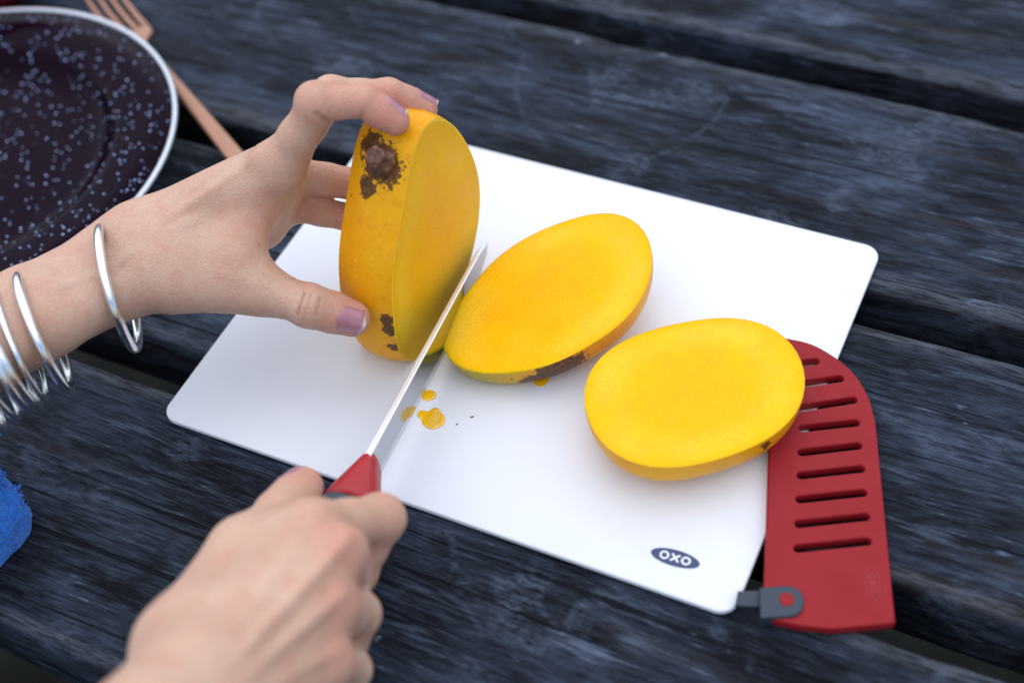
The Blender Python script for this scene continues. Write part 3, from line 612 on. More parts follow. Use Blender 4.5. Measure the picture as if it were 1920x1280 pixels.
# ---------------------------------------------------------------- enamel plate
PL = M("speckled_enamel")
tc = PL.n('ShaderNodeTexCoord').outputs['Object']
def specks(scale, a, b, loc, dens):
    vo = PL.voro(PL.coord(vec=tc, scale=(1, 1, 0.55), loc=loc), scale)
    m_ = PL.range(vo.outputs['Distance'], a, b, 1, 0)
    sel = PL.n('ShaderNodeSeparateColor', {0: vo.outputs['Color']})
    return PL.math('MULTIPLY', m_, PL.range(sel.outputs[0], dens, dens + 0.02, 1, 0))
s1 = specks(300, 0.16, 0.21, (0, 0, 0), 0.20); s2 = specks(420, 0.17, 0.23, (3, 1, 0), 0.20)
sp = PL.math('MAXIMUM', s1, s2)
PL.p(Base_Color=PL.mix(sp, (0.007, 0.002, 0.007), (0.40, 0.53, 0.85)), Roughness=0.08, Specular_IOR_Level=0.035)

plate = empty("enamel_plate", (-0.306, 0.182, 0.0))
tag(plate, "dark speckled enamel plate with a pale metal rim behind the wrist", "plate")
def lathe(name, prof, n=96):
    rings = [[(r_ * math.cos(2*math.pi*i/n), r_ * math.sin(2*math.pi*i/n), z_) for i in range(n)] for r_, z_ in prof]
    v, f = loft(rings); return mesh(name, v, f)
pf = [(0.0004, 0.0052), (0.03, 0.0052), (0.06, 0.0052), (0.074, 0.0054), (0.080, 0.0062), (0.0855, 0.0092), (0.0885, 0.0130), (0.0905, 0.0160), (0.0930, 0.0175), (0.097, 0.0180), (0.110, 0.0192), (0.1262, 0.0208), (0.1262, 0.0196), (0.110, 0.0180), (0.095, 0.0166), (0.0915, 0.0150), (0.0890, 0.0110), (0.0860, 0.0070), (0.082, 0.0030), (0.078, 0.0010), (0.074, 0.0004), (0.03, 0.0004), (0.0004, 0.0004)]
link("dish", lathe("dish", pf), PL.m, plate)
rp = [(0.1274 + 0.0017 * math.cos(t), 0.0203 + 0.0017 * math.sin(t)) for t in [2 * math.pi * i / 12 for i in range(13)]]
link("rim", lathe("rim", rp), simple("bare_steel_rim", (0.62, 0.64, 0.66), 0.30, 1.0), plate)

# ---------------------------------------------------------------- fork
COP = M("copper_metal")
cn = COP.noise(COP.coord(), 160, 4, 0.6)
COP.p(Base_Color=COP.mix(cn, (0.34, 0.165, 0.095), (0.45, 0.235, 0.150)), Metallic=0.45, Roughness=COP.range(cn, 0.3, 0.7, 0.30, 0.46))
fk0 = np.array((-0.2024,0.2626,0.0100)); fk1 = np.array((-0.1283,0.1218,0.0040))
fx = fk1 - fk0; FL = float(np.linalg.norm(fx)); fx /= FL
fz = np.array([0, 0, 1.0]); fz -= fx * (fz @ fx); fz /= np.linalg.norm(fz); fy = np.cross(fz, fx)
fork = empty("fork")
fork.matrix_world = Matrix(((fx[0], fy[0], fz[0], fk0[0]), (fx[1], fy[1], fz[1], fk0[1]), (fx[2], fy[2], fz[2], fk0[2]), (0, 0, 0, 1)))
tag(fork, "copper coloured four-tined fork lying half under the speckled plate", "fork")
def strip(name, stations, parent, n=12):
    rg = []
    for (x, yc, zc, hw, ht) in stations:
        rg.append([(x, yc + hw * math.copysign(abs(math.cos(a)) ** 0.5, math.cos(a)), zc + ht * math.copysign(abs(math.sin(a)) ** 0.6, math.sin(a))) for a in [2 * math.pi * i / n for i in range(n)]])
    v, f = loft(rg, True, True, True)
    return link(name, mesh(name, v, f), COP.m, parent)
strip("handle", [(-0.006, 0, 0.001, 0.0016, 0.0011), (0.002, 0, 0.0005, 0.0022, 0.0013), (0.03, 0, 0, 0.0032, 0.0015), (0.07, 0, 0, 0.0042, 0.0016), (0.12, 0, 0, 0.0052, 0.0017), (0.135, 0, 0, 0.0052, 0.0016), (0.139, 0, 0, 0.0038, 0.0012)], fork)
strip("head", [(-0.004, 0, 0.0009, 0.0018, 0.0011), (-0.008, 0, 0.0010, 0.0055, 0.0011), (-0.011, 0, 0.0012, 0.0098, 0.0011), (-0.018, 0, 0.0002, 0.0108, 0.0011), (-0.023, 0, -0.001, 0.0112, 0.0010)], fork)
for yc in (-0.0093, -0.0031, 0.0031, 0.0093):
    strip("tine", [(-0.021, yc, -0.0006, 0.0019, 0.0010), (-0.035, yc * 1.02, -0.0028, 0.0017, 0.0010), (-0.052, yc * 1.05, -0.0026, 0.0015, 0.0009), (-0.066, yc * 1.07, 0.0012, 0.0011, 0.0008), (-0.070, yc * 1.07, 0.0028, 0.0005, 0.0004)], fork)

# ---------------------------------------------------------------- blue cloth
BLUE = M("blue_terry_cloth")
bw = BLUE.voro(BLUE.coord(), 900).outputs['Distance']; bn = BLUE.noise(BLUE.coord(), 60, 4, 0.6)
BLUE.p(Base_Color=BLUE.mix(bn, (0.006, 0.115, 0.55), (0.020, 0.22, 0.80)), Roughness=0.95, Sheen_Weight=0.5, Sheen_Roughness=0.5, Sheen_Tint=(0.4, 0.6, 1.0, 1.0))
BLUE.bump(BLUE.math('ADD', bw, BLUE.noise(BLUE.coord(), 700, 4, 0.7)), 0.9, 0.0012)
towel = empty("cloth", (-0.2948,-0.0759,0.0000))
tag(towel, "crumpled bright blue fluffy cloth at the table's left edge", "cloth")
NC = 90; rings = []
rc = np.random.default_rng(9)
for k in range(NC // 2 + 1):
    t = k / (NC // 2); ring = []
    for i in range(NC):
        a = 2 * math.pi * i / NC
        r_ = 0.050 * (1 + 0.09 * math.sin(3 * a + 0.6) + 0.05 * math.sin(7 * a + 1.2) + 0.012 * math.sin(31 * a))
        prof_r = math.sin(min(1, t * 1.05) * math.pi / 2) if t < 0.95 else 1.0
        z = 0.030 * math.cos(t * math.pi / 2) ** 0.55 + 0.006 * math.sin(5 * a + 6 * t) * math.sin(math.pi * t) + 0.005 * math.sin(9 * t + 2 * a) * (1 - t) + 0.0012
        jit = 0.0006
        ring.append((r_ * prof_r * math.cos(a) + rc.normal(0, jit), r_ * prof_r * math.sin(a) + rc.normal(0, jit), z + rc.normal(0, jit) * (t < 0.97)))
    rings.append(ring)
v, f = loft(rings, True, True, False)
link("fabric", mesh("fabric", v, f), BLUE.m, towel)
fz_v, fz_f = [], []
for i in range(2600):                                   # loops of terry pile standing off the surface
    k = int(rc.uniform(4, NC // 2)); j = int(rc.uniform(0, NC)); p0 = np.array(rings[k][j])
    d = p0 / (np.linalg.norm(p0) + 1e-9); d = d + rc.normal(0, 0.6, 3); d[2] = abs(d[2]) * 0.6; d /= np.linalg.norm(d)
    s_ = np.cross(d, [0.3, 0.2, 0.9]); s_ /= np.linalg.norm(s_); L_ = rc.uniform(0.0012, 0.0030); w_ = 0.00030
    b = len(fz_v); q = p0 + d * L_ * 0.6 + s_ * 0.0006; e = p0 + d * L_
    fz_v += [p0 - s_ * w_, p0 + s_ * w_, q + s_ * w_, q - s_ * w_, e]
    fz_f += [(b, b + 1, b + 2, b + 3), (b + 3, b + 2, b + 4)]
pile = link("pile", mesh("pile", fz_v, fz_f), BLUE.m, towel); tag(pile, kind="stuff")

# ---------------------------------------------------------------- red bowl in the far corner
REDB = simple("red_enamel", (0.55, 0.010, 0.020), 0.2, Coat_Weight=0.5)
bowl = empty("bowl", (-0.3185,0.3726,0.0000))
tag(bowl, "red bowl just entering the far left corner beyond the plate", "bowl")
bp = [(0.0004, 0.004), (0.030, 0.004), (0.044, 0.010), (0.056, 0.026), (0.061, 0.044), (0.0615, 0.0455), (0.0628, 0.0455), (0.0632, 0.044), (0.058, 0.025), (0.046, 0.008), (0.034, 0.001), (0.030, 0.0), (0.0004, 0.0)]
link("vessel", lathe("vessel", bp), REDB, bowl)
rp = [(0.0622 + 0.0013 * math.cos(t), 0.0458 + 0.0013 * math.sin(t)) for t in [2 * math.pi * i / 10 for i in range(11)]]
link("rim", lathe("rim", rp), simple("dark_rim", (0.02, 0.02, 0.025), 0.3), bowl)

# ---------------------------------------------------------------- the person's two arms: distance fields turned into one skin each
class Field:
    def __init__(self, lo, hi, h):
        self.lo = np.array(lo, float); self.h = h
        self.n = np.ceil((np.array(hi) - self.lo) / h).astype(int) + 1
        self.F = np.full(self.n, 0.02, np.float32)
        self.ax = [(self.lo[i] + h * np.arange(self.n[i])).astype(np.float32) for i in range(3)]
    def box(self, lo, hi):
        a = np.clip(np.floor((np.array(lo) - self.lo) / self.h).astype(int), 0, self.n - 1)
        b = np.clip(np.ceil((np.array(hi) - self.lo) / self.h).astype(int) + 1, 1, self.n)
        return tuple(slice(a[i], max(b[i], a[i] + 1)) for i in range(3))
    def cone(self, sl, a, b, ra, rb, fl=None):
        X = self.ax[0][sl[0]][:, None, None]; Y = self.ax[1][sl[1]][None, :, None]; Z = self.ax[2][sl[2]][None, None, :]
        a = np.asarray(a, np.float32); b = np.asarray(b, np.float32); ba = b - a; l2 = float(ba @ ba) + 1e-12
        px, py, pz = X - a[0], Y - a[1], Z - a[2]
        t = np.clip((px * ba[0] + py * ba[1] + pz * ba[2]) / l2, 0, 1)
        dx, dy, dz = px - t * ba[0], py - t * ba[1], pz - t * ba[2]
        if fl is not None:                        # flatten: stretch space along a direction
            d, s = fl; d = np.asarray(d, np.float32); d = d / np.linalg.norm(d)
            c = (dx * d[0] + dy * d[1] + dz * d[2]) * (1.0 / s - 1.0)
            dx, dy, dz = dx + c * d[0], dy + c * d[1], dz + c * d[2]
        return np.sqrt(dx * dx + dy * dy + dz * dz) - (ra + t * (rb - ra))
    @staticmethod
    def smin(a, b, k):
        h = np.clip(0.5 + 0.5 * (b - a) / k, 0, 1)
        return b + (a - b) * h - k * h * (1 - h)
    def group(self, prims, kin, kout, margin=0.016):
        A = np.array([p[0] for p in prims] + [p[1] for p in prims], float); r = max(max(p[2], p[3]) for p in prims) + margin
        sl = self.box(A.min(0) - r, A.max(0) + r)
        f = None
        for p in prims:
            d = self.cone(sl, *p[:4], fl=p[4] if len(p) > 4 else None)
            f = d if f is None else self.smin(f, d, kin)
        self.F[sl] = self.smin(self.F[sl], f, kout)
    def carve(self, a, b, ra, rb, k):
        r = max(ra, rb) + k + 0.004
        sl = self.box(np.minimum(a, b) - r, np.maximum(a, b) + r)
        d = -self.cone(sl, a, b, ra, rb); F = self.F[sl]
        h = np.clip(0.5 - 0.5 * (d - F) / (-k), 0, 1)
        h = np.clip(0.5 + 0.5 * (d - F) / k, 0, 1)
        self.F[sl] = F + (d - F) * h + k * h * (1 - h)
    def surface(self):
        F = self.F; n = self.n; ins = F < 0
        c = np.zeros(n - 1, np.int8)
        for i in (0, 1):
            for j in (0, 1):
                for k in (0, 1):
                    c += ins[i:n[0]-1+i, j:n[1]-1+j, k:n[2]-1+k]
        act = np.argwhere((c > 0) & (c < 8))
        idx = -np.ones(n - 1, np.int32); idx[tuple(act.T)] = np.arange(len(act))
        pos = np.zeros((len(act), 3)); cnt = np.zeros(len(act))
        corners = [(i, j, k) for i in (0, 1) for j in (0, 1) for k in (0, 1)]
        val = {q: F[act[:, 0] + q[0], act[:, 1] + q[1], act[:, 2] + q[2]] for q in corners}
        for a in corners:
            for d in range(3):
                if a[d] == 0:
                    b = list(a); b[d] = 1; b = tuple(b)
                    va, vb = val[a], val[b]; m = (va < 0) != (vb < 0)
                    t = np.where(m, va / np.where(m, va - vb, 1), 0)
                    p = np.tile(np.array(a, float), (len(act), 1)); p[:, d] += t
                    pos[m] += p[m]; cnt[m] += 1
        V_ = self.lo + (act + pos / cnt[:, None]) * self.h
        quads = []
        for d in range(3):
            e1, e2 = [(1, 2), (2, 0), (0, 1)][d]
            s0 = [slice(None)] * 3; s1 = [slice(None)] * 3; s0[d] = slice(0, -1); s1[d] = slice(1, None)
            m = ins[tuple(s0)] != ins[tuple(s1)]
            E = np.argwhere(m); ok = (E[:, e1] > 0) & (E[:, e2] > 0) & (E[:, e1] < n[e1] - 1) & (E[:, e2] < n[e2] - 1); E = E[ok]
            q = []
            for o1, o2 in ((-1, -1), (0, -1), (0, 0), (-1, 0)):
                t = E.copy(); t[:, e1] += o1; t[:, e2] += o2; q.append(idx[t[:, 0], t[:, 1], t[:, 2]])
            q = np.stack(q, 1); inside = ins[E[:, 0], E[:, 1], E[:, 2]]
            q[~inside] = q[~inside][:, ::-1]
            quads.append(q)
        Qd = np.concatenate(quads)
        # Taubin smoothing over quad edges
        e = np.concatenate([Qd[:, [0, 1]], Qd[:, [1, 2]], Qd[:, [2, 3]], Qd[:, [3, 0]]])
        deg = np.bincount(e[:, 0], minlength=len(V_)) + np.bincount(e[:, 1], minlength=len(V_))
        for lam in (0.55, -0.57) * 3 + (0.4,):
            acc = np.zeros_like(V_)
            for d in range(3):
                acc[:, d] = np.bincount(e[:, 0], V_[e[:, 1], d], len(V_)) + np.bincount(e[:, 1], V_[e[:, 0], d], len(V_))
            V_ = V_ + lam * (acc / np.maximum(deg, 1)[:, None] - V_)
        return V_, Qd

def quad_mesh(name, V_, Q_):
    me = bpy.data.meshes.new(name)
    me.vertices.add(len(V_)); me.vertices.foreach_set('co', V_.astype(np.float32).ravel())
    me.loops.add(len(Q_) * 4); me.loops.foreach_set('vertex_index', Q_.astype(np.int32).ravel())
    me.polygons.add(len(Q_)); me.polygons.foreach_set('loop_start', np.arange(0, len(Q_) * 4, 4, dtype=np.int32))
    me.update(calc_edges=True); me.validate()
    return me

def vnormals(V_, Q_):
    fn = np.cross(V_[Q_[:, 2]] - V_[Q_[:, 0]], V_[Q_[:, 3]] - V_[Q_[:, 1]])
    N = np.zeros_like(V_)
    for k in range(4):
        for d in range(3): N[:, d] += np.bincount(Q_[:, k], fn[:, d], len(V_))
    return N / (np.linalg.norm(N, axis=1, keepdims=True) + 1e-12)

def segdist(V_, pts):
    """distance from vertices to a polyline"""
    D = np.full(len(V_), 1e9)
    pts = np.asarray(pts, float)
    for a, b in zip(pts[:-1], pts[1:]):
        ba = b - a; t = np.clip((V_ - a) @ ba / (ba @ ba), 0, 1)
        D = np.minimum(D, np.linalg.norm(V_ - a - t[:, None] * ba, axis=1))
    return D

def finger(joints, radii, pulp=None, bulge=True):
    """round cones between joints, waisted mid-phalanges, pad under the tip"""
    J = [np.array(j, float) for j in joints]; pr = []
    for i in range(len(J) - 1):
        a, b = J[i], J[i + 1]; ra, rb = radii[i], radii[i + 1]
        m = (a + b) / 2; rm = min(ra, rb) * (0.945 if i < len(J) - 2 else 0.985)
        if i == len(J) - 2: rm = (ra + rb) / 2 * 1.02
        pr.append((a, m, ra, rm)); pr.append((m, b, rm, rb))
    if pulp is not None:
        a, b = J[-2], J[-1]; d = np.array(pulp, float)
        pr.append((a * 0.45 + b * 0.55 + d * 0.0018, b + d * 0.0010, radii[-1] * 0.95, radii[-1] * 0.86))
    return pr

SK = M("skin")
tcs = SK.n('ShaderNodeTexCoord').outputs['Object']
s_n1 = SK.noise(tcs, 45, 4, 0.55); s_n2 = SK.noise(tcs, 260, 4, 0.6); s_n3 = SK.noise(tcs, 900, 3, 0.6)
s_v = SK.voro(SK.coord(vec=tcs), 1150, 'DISTANCE_TO_EDGE').outputs['Distance']
tint = SK.attr('tint'); crease = SK.attr('crease'); vein = SK.attr('vein')
sc_ = SK.mix(SK.range(s_n1, 0.35, 0.68), (0.61, 0.370, 0.255), (0.68, 0.445, 0.315))
sc_ = SK.mix(SK.math('MULTIPLY', SK.range(s_n2, 0.45, 0.72), 0.28), sc_, (0.55, 0.285, 0.18))
s_r = SK.noise(SK.coord(vec=tcs, loc=(3, 1, 2)), 95, 5, 0.65)
sc_ = SK.mix(SK.math('MULTIPLY', SK.range(s_r, 0.48, 0.68), 0.45), sc_, (0.62, 0.27, 0.20))
sc_ = SK.mix(SK.math('MULTIPLY', tint, 0.95, True), sc_, (0.62, 0.22, 0.155))
sc_ = SK.mix(SK.math('MULTIPLY', vein, 0.40, True), sc_, (0.40, 0.36, 0.31))
sc_ = SK.mix(SK.math('MULTIPLY', crease, 0.72, True), sc_, (0.34, 0.15, 0.10))
SK.p(Base_Color=sc_, Roughness=SK.range(s_n2, 0.3, 0.7, 0.44, 0.56), Specular_IOR_Level=0.38, Subsurface_Weight=0.22, Subsurface_Scale=0.0045, Subsurface_Radius=(1.0, 0.36, 0.18))
s_w = SK.voro(SK.coord(vec=tcs, scale=(1.0, 1.0, 1.9)), 480, 'DISTANCE_TO_EDGE').outputs['Distance']
sc_ = SK.mix(SK.math('MULTIPLY', SK.range(s_w, 0.10, 0.0), 0.16), sc_, (0.36, 0.18, 0.11))
sc_ = SK.mix(SK.math('MULTIPLY', SK.range(s_n3, 0.55, 0.75), 0.22), sc_, (0.68, 0.47, 0.33))
SK.p(Base_Color=sc_)
s_h = SK.math('ADD', SK.math('ADD', SK.math('MULTIPLY', SK.range(s_v, 0.0, 0.12), 0.35), SK.math('MULTIPLY', SK.range(s_w, 0.0, 0.15), 0.7)), SK.math('ADD', SK.math('MULTIPLY', s_n3, 0.6), SK.math('MULTIPLY', s_n2, 0.9)))
SK.bump(s_h, 0.42, 0.0009)
NAIL = M("fingernail")
NAIL.p(Base_Color=NAIL.mix(NAIL.range(NAIL.attr('tip'), 0.86, 0.93), (0.44, 0.18, 0.205), (0.70, 0.58, 0.52)), Roughness=0.22, Specular_IOR_Level=0.5, Subsurface_Weight=0.2, Subsurface_Scale=0.002, Coat_Weight=0.3, Coat_Roughness=0.12)

person = empty("person", (-0.4500,-0.2500,0.0000))
tag(person, "person with bare forearms cutting mango, one hand gripping the fruit, one the knife", "person")

def build_arm(label, F, tints, creases, veins, nails):
    V_, Q_ = F.surface()
    N_ = vnormals(V_, Q_)
    at = np.zeros(len(V_)); ac = np.zeros(len(V_)); av = np.zeros(len(V_))
    for c, r_, amt in tints: at += amt * np.exp(-((V_ - np.array(c)) ** 2).sum(1) / (r_ * r_))
    for pts, w_, dep in creases:
        d = segdist(V_, pts); g_ = np.exp(-(d / w_) ** 2); V_ = V_ - N_ * (dep * g_)[:, None]; ac += g_ * min(1.0, dep / 0.0005)
    for pts, w_, hgt, c_ in veins:
        d = segdist(V_, pts); g_ = np.exp(-(d / w_) ** 2); V_ = V_ + N_ * (hgt * g_)[:, None]; av += g_ * c_
    me = quad_mesh("arm", V_, Q_)
    for nm, arr in (('tint', at), ('crease', ac), ('vein', av)):
        a_ = me.attributes.new(nm, 'FLOAT', 'POINT'); a_.data.foreach_set('value', arr.astype(np.float32))
    o = link("arm", me, SK.m); keep_world(o, person)
    o["label"] = label
    bvh = BVHTree.FromPolygons([Vector(p) for p in V_], [tuple(int(x) for x in q) for q in Q_])
    for (c, axis, up, ln, wd, over) in nails:
        c = np.array(c, float); axis = np.array(axis, float); axis /= np.linalg.norm(axis)
        up = np.array(up, float); up -= axis * (up @ axis); up /= np.linalg.norm(up); side = np.cross(up, axis)
        NS_, NT = 15, 18; top = []; tv = []
        for j in range(NT):
            t = j / (NT - 1)
            wfac = math.sqrt(max(0.0, 1 - max(0, (0.22 - t) / 0.22) ** 2 * 0.85)) * (1 - 0.55 * max(0, (t - 0.86) / 0.14) ** 2)
            for i in range(NS_):
                s = -1 + 2 * i / (NS_ - 1)
                q = c + axis * ln * (t - 0.5) + side * s * wfac * wd / 2
                arch = 0.0004 * (1 - s * s)
                hit = bvh.ray_cast(Vector(q + up * 0.014), Vector(-up), 0.03)
                pz = np.array(hit[0]) if hit[0] is not None else q
                if t > 0.80 or hit[0] is None:     # free edge carries straight on instead of following the fingertip down
                    ref = np.array(top[(j - 1) * NS_ + i]); prev = np.array(top[(j - 2) * NS_ + i])
                    dq = ref - prev; dq = axis * (dq @ axis) + up * (dq @ up) * 0.9
                    pz2 = ref + dq + side * ((q - ref) @ side)
                    top.append(pz2)
                else:
                    edge_in = -0.00025 * (abs(s) ** 6) - 0.0003 * max(0, (0.12 - t) / 0.12)
                    top.append(pz + up * (0.00028 + arch + edge_in))
                tv.append(t)
        top = np.array(top).reshape(NT, NS_, 3)
        for _ in range(4):
            sm = top.copy(); sm[1:-1, 1:-1] = (top[:-2, 1:-1] + top[2:, 1:-1] + top[1:-1, :-2] + top[1:-1, 2:]) / 4; top = sm
        bot = top - up * 0.00045
        v = [tuple(p) for p in top.reshape(-1, 3)] + [tuple(p) for p in bot.reshape(-1, 3)]; K = NT * NS_; f = []
        for j in range(NT - 1):
            for i in range(NS_ - 1):
                a = j * NS_ + i; q = (a, a + 1, a + NS_ + 1, a + NS_); f.append(q); f.append(tuple(K + x for x in reversed(q)))
        rim = [i for i in range(NS_)] + [j * NS_ + NS_ - 1 for j in range(1, NT)] + [(NT - 1) * NS_ + i for i in range(NS_ - 2, -1, -1)] + [j * NS_ for j in range(NT - 2, 0, -1)]
        for a, b in zip(rim, rim[1:] + rim[:1]): f.append((b, a, K + a, K + b))
        nm_ = mesh("fingernail", v, f)
        a_ = nm_.attributes.new('tip', 'FLOAT', 'POINT'); a_.data.foreach_set('value', np.array(tv + tv, np.float32))
        no = link("fingernail", nm_, NAIL.m); keep_world(no, o)
    print("arm", len(V_))
    return o

A3 = lambda *x: np.array(x, float)
# ---- left arm (joints in metres)
LW = A3(-.1790, .0130, .0740)                                   # wrist
Li = [A3(-.1015, .0300, .1060), A3(-.0765, .0290, .1385), A3(-.0570, .0290, .1360), A3(-.0450, .0245, .1268)]
Lm = [A3(-.0985, .0450, .0985), A3(-.0720, .0440, .1300), A3(-.0470, .0450, .1245), A3(-.0330, .0450, .1140)]
Lr = [A3(-.1030, .0530, .0800), A3(-.0665, .0460, .0715), A3(-.0540, .0640, .0660), A3(-.0470, .0720, .0580)]
Lp = [A3(-.1070, .0510, .0630), A3(-.0730, .0390, .0570), A3(-.0630, .0550, .0520), A3(-.0560, .0620, .0460)]
Lt = [A3(-.1530, .0000, .0740), A3(-.1185, -.0060, .0660), A3(-.0975, -.0140, .0590), A3(-.0800, -.0160, .0482)]
LE = A3(-.4080, -.1560, .1150)                                  # elbow, out of frame
FL_ = Field((-.450, -.200, .020), (-.018, .096, .160), 0.00098)
def wr(t): return LW + (LE - LW) * t
dors = A3(-.25, -.25, .93)                                      # back of the hand
latw = np.cross(LE - LW, dors); latw /= np.linalg.norm(latw)   # across the wrist
dors = np.cross(latw, LE - LW); dors /= np.linalg.norm(dors)
for s in (-1, 1):
    FL_.group([(LW + latw * s * 0.0105, wr(.16) + latw * s * 0.0085, .0146, .0150), (wr(.16) + latw * s * 0.0085, wr(.42) + latw * s * .010, .0150, .0205), (wr(.42) + latw * s * .010, wr(1.0) + latw * s * .010, .0205, .032)], 0.006, 0.014, 0.03)
# carpus and metacarpals
carp = LW + A3(.014, .004, .005)
FL_.group([(LW + latw * .008, carp + latw * .010, .0146, .0145), (LW - latw * .008, carp - latw * .010, .0146, .0142)], .010, .012)
for J, off, r0, r1 in ((Li, -.010, .0128, .0098), (Lm, -.003, .0130, .0098), (Lr, .004, .0130, .0092), (Lp, .011, .0125, .0086)):
    FL_.group([(carp + latw * off * -1.0, J[0], r0, r1)], .004, .0135)
# palm fill, thenar, first web
FL_.group([(carp + A3(.012, .004, -.006), (Lm[0] + Lr[0]) / 2 + A3(-.010, -.006, -.010), .0135, .0125)], .004, .014)
FL_.group([(carp + A3(.002, .020, -.012), Lp[0] + A3(-.014, -.004, -.010), .0130, .0105)], .004, .014)
FL_.group([(Lt[0], Lt[1], .0145, .0105), (Lt[0] + A3(.006, .008, .004), Lt[1] * .6 + Lt[0] * .4 + A3(.004, .008, .008), .0145, .0125)], .008, .012)
FL_.group([(Lt[1] * .75 + Lt[0] * .25 + A3(.000, .008, .008), Li[0] * .80 + LW * .20 + A3(.002, -.003, -.010), .0080, .0080)], .008, .014)
FL_.group(finger(Li, [.0100, .0083, .0070, .0060], A3(.3, -.2, -.9)), .0035, .0075)
FL_.group(finger(Lm, [.0100, .0083, .0071, .0061], A3(.3, -.2, -.9)), .0035, .0040)
FL_.group(finger(Lr, [.0095, .0080, .0069, .0060], A3(.7, -.5, -.2)), .0035, .0040)
FL_.group(finger(Lp, [.0088, .0070, .0060, .0053], A3(.7, -.5, -.2)), .0035, .0040)
FL_.group(finger(Lt, [.0120, .0098, .0093, .0080], A3(.55, .6, -.5)), .0040, .0085)
# dorsal knuckle swellings
for c, r_ in ((Li[1] + A3(-.002, .001, .0015), .0075), (Li[0] + A3(-.004, -.001, .004), .0070), (Lt[2] + A3(0, -.0015, .0010), .0088)):
    FL_.group([(c, c + A3(.0008, 0, 0), r_, r_)], .002, .004)
tl = [(Li[3], .013, .9), (Li[2], .012, .55), (Li[1], .011, .50), (Lm[3], .011, .8), (Lm[2], .012, .4), (Lt[3] + A3(0, -.004, .003), .012, .75), (Lt[2], .010, .30), (Lr[1], .016, .45), (Lp[1], .016, .45), ((Lt[1] + Li[0]) / 2, .012, .35), (Li[0], .014, .15), (LW, .03, .05)]
vw = A3(0.0, -.65, .76)
def arcpts(c, axis, up, r_, a0, a1, n=9, lift=0.0):
    axis = np.array(axis, float); axis /= np.linalg.norm(axis); up = np.array(up, float); up -= axis * (up @ axis); up /= np.linalg.norm(up); sd = np.cross(axis, up)
    return [np.array(c) + (up * math.cos(a) + sd * math.sin(a)) * r_ + axis * lift * math.cos(a) for a in np.linspace(a0, a1, n)]
def knuckle_lines(c, axis, up, r_, span, offs, w_=.0006, dep=.00032):
    axis = np.array(axis, float) / np.linalg.norm(axis)
    return [(arcpts(np.array(c) + axis * o, axis, up, r_, -span, span, 9, l_), w_, dep) for o, l_ in offs]
cl_ = knuckle_lines(Lt[2], Lt[3] - Lt[1], vw, .0106, .50, ((-.0024, -.0016),), .0008, .00050) + knuckle_lines(Lt[2], Lt[3] - Lt[1], vw + A3(.1, 0, -.25), .0106, .62, ((-.0004, -.0004),), .0008, .00062) + knuckle_lines(Lt[2], Lt[3] - Lt[1], vw + A3(0, 0, .2), .0106, .36, ((.0020, .0016),), .0008, .00045)
cl_ += knuckle_lines(Li[2] + A3(0, 0, -.0008), Li[3] - Li[1], A3(.1, -.75, -.65), .0069, .9, ((0.0, 0.0),), .0012, .0010)
cl_ += knuckle_lines(Li[1], A3(.6, 0, .4), A3(.35, -.75, -.55), .0083, .9, ((.0005, 0.0),), .0013, .0012)
cl_ += knuckle_lines(Li[1], A3(.8, 0, .5), A3(-.6, .1, .8), .0088, .6, ((-.002, 0), (.0015, 0)), .0006, .00022)
cl_ += [([A3(-.1145, -.004, .0765), A3(-.1205, .000, .0820), A3(-.1270, .003, .0850)], .0009, .0005), ([A3(-.1120, .002, .083), A3(-.120, .006, .088)], .0008, .0004)]
cl_ += [([LW + A3(.010, -.016, .004), LW + A3(.008, -.017, .010), LW + A3(.004, -.0165, .016)], .0009, .00035), ([LW + A3(.015, -.017, .001), LW + A3(.0135, -.018, .008)], .0008, .0003),
        ([Lt[1] + A3(.004, -.009, .006), Lt[1] + A3(.006, -.010, .001), Lt[1] + A3(.007, -.009, -.005)], .0008, .00025)]
vl_ = [([carp + A3(.004, -.004, .015), Li[0] + A3(-.012, -.004, .0075), Li[0] + A3(-.002, -.001, .0105)], .0026, .0011, 0.0),
       ([carp + A3(-.010, -.008, .013), Lt[0] * .4 + Lt[1] * .6 + A3(0, -.004, .0120), Lt[1] + A3(0, -.005, .009)], .0028, .0012, 0.0),
       ([wr(.10) + A3(0, -.012, .016), LW + A3(.012, -.010, .018), carp + A3(.030, -.004, .020)], .0022, .0006, .5)]
nl = [(Lt[3] + A3(.0005, -.0060, .0050), Lt[3] - Lt[2], A3(-.10, -.72, .62), .0142, .0118, .001),
      (Li[3] + A3(.0010, .0025, .0050), Li[3] - Li[2], A3(.45, .45, .80), .0118, .0092, .001),
      (Lm[3] + A3(.0022, .0025, .0045), Lm[3] - Lm[2], A3(.55, .15, .85), .0122, .0092, .001),
      (Lr[3] + A3(-.002, .004, .003), Lr[3] - Lr[2], A3(-.5, .7, .5), .0108, .0086, .001),
      (Lp[3] + A3(-.002, .003, .003), Lp[3] - Lp[2], A3(-.5, .7, .5), .0095, .0076, .001)]
build_arm("bangled left arm whose hand steadies the upright mango", FL_, tl, cl_, vl_, nl)

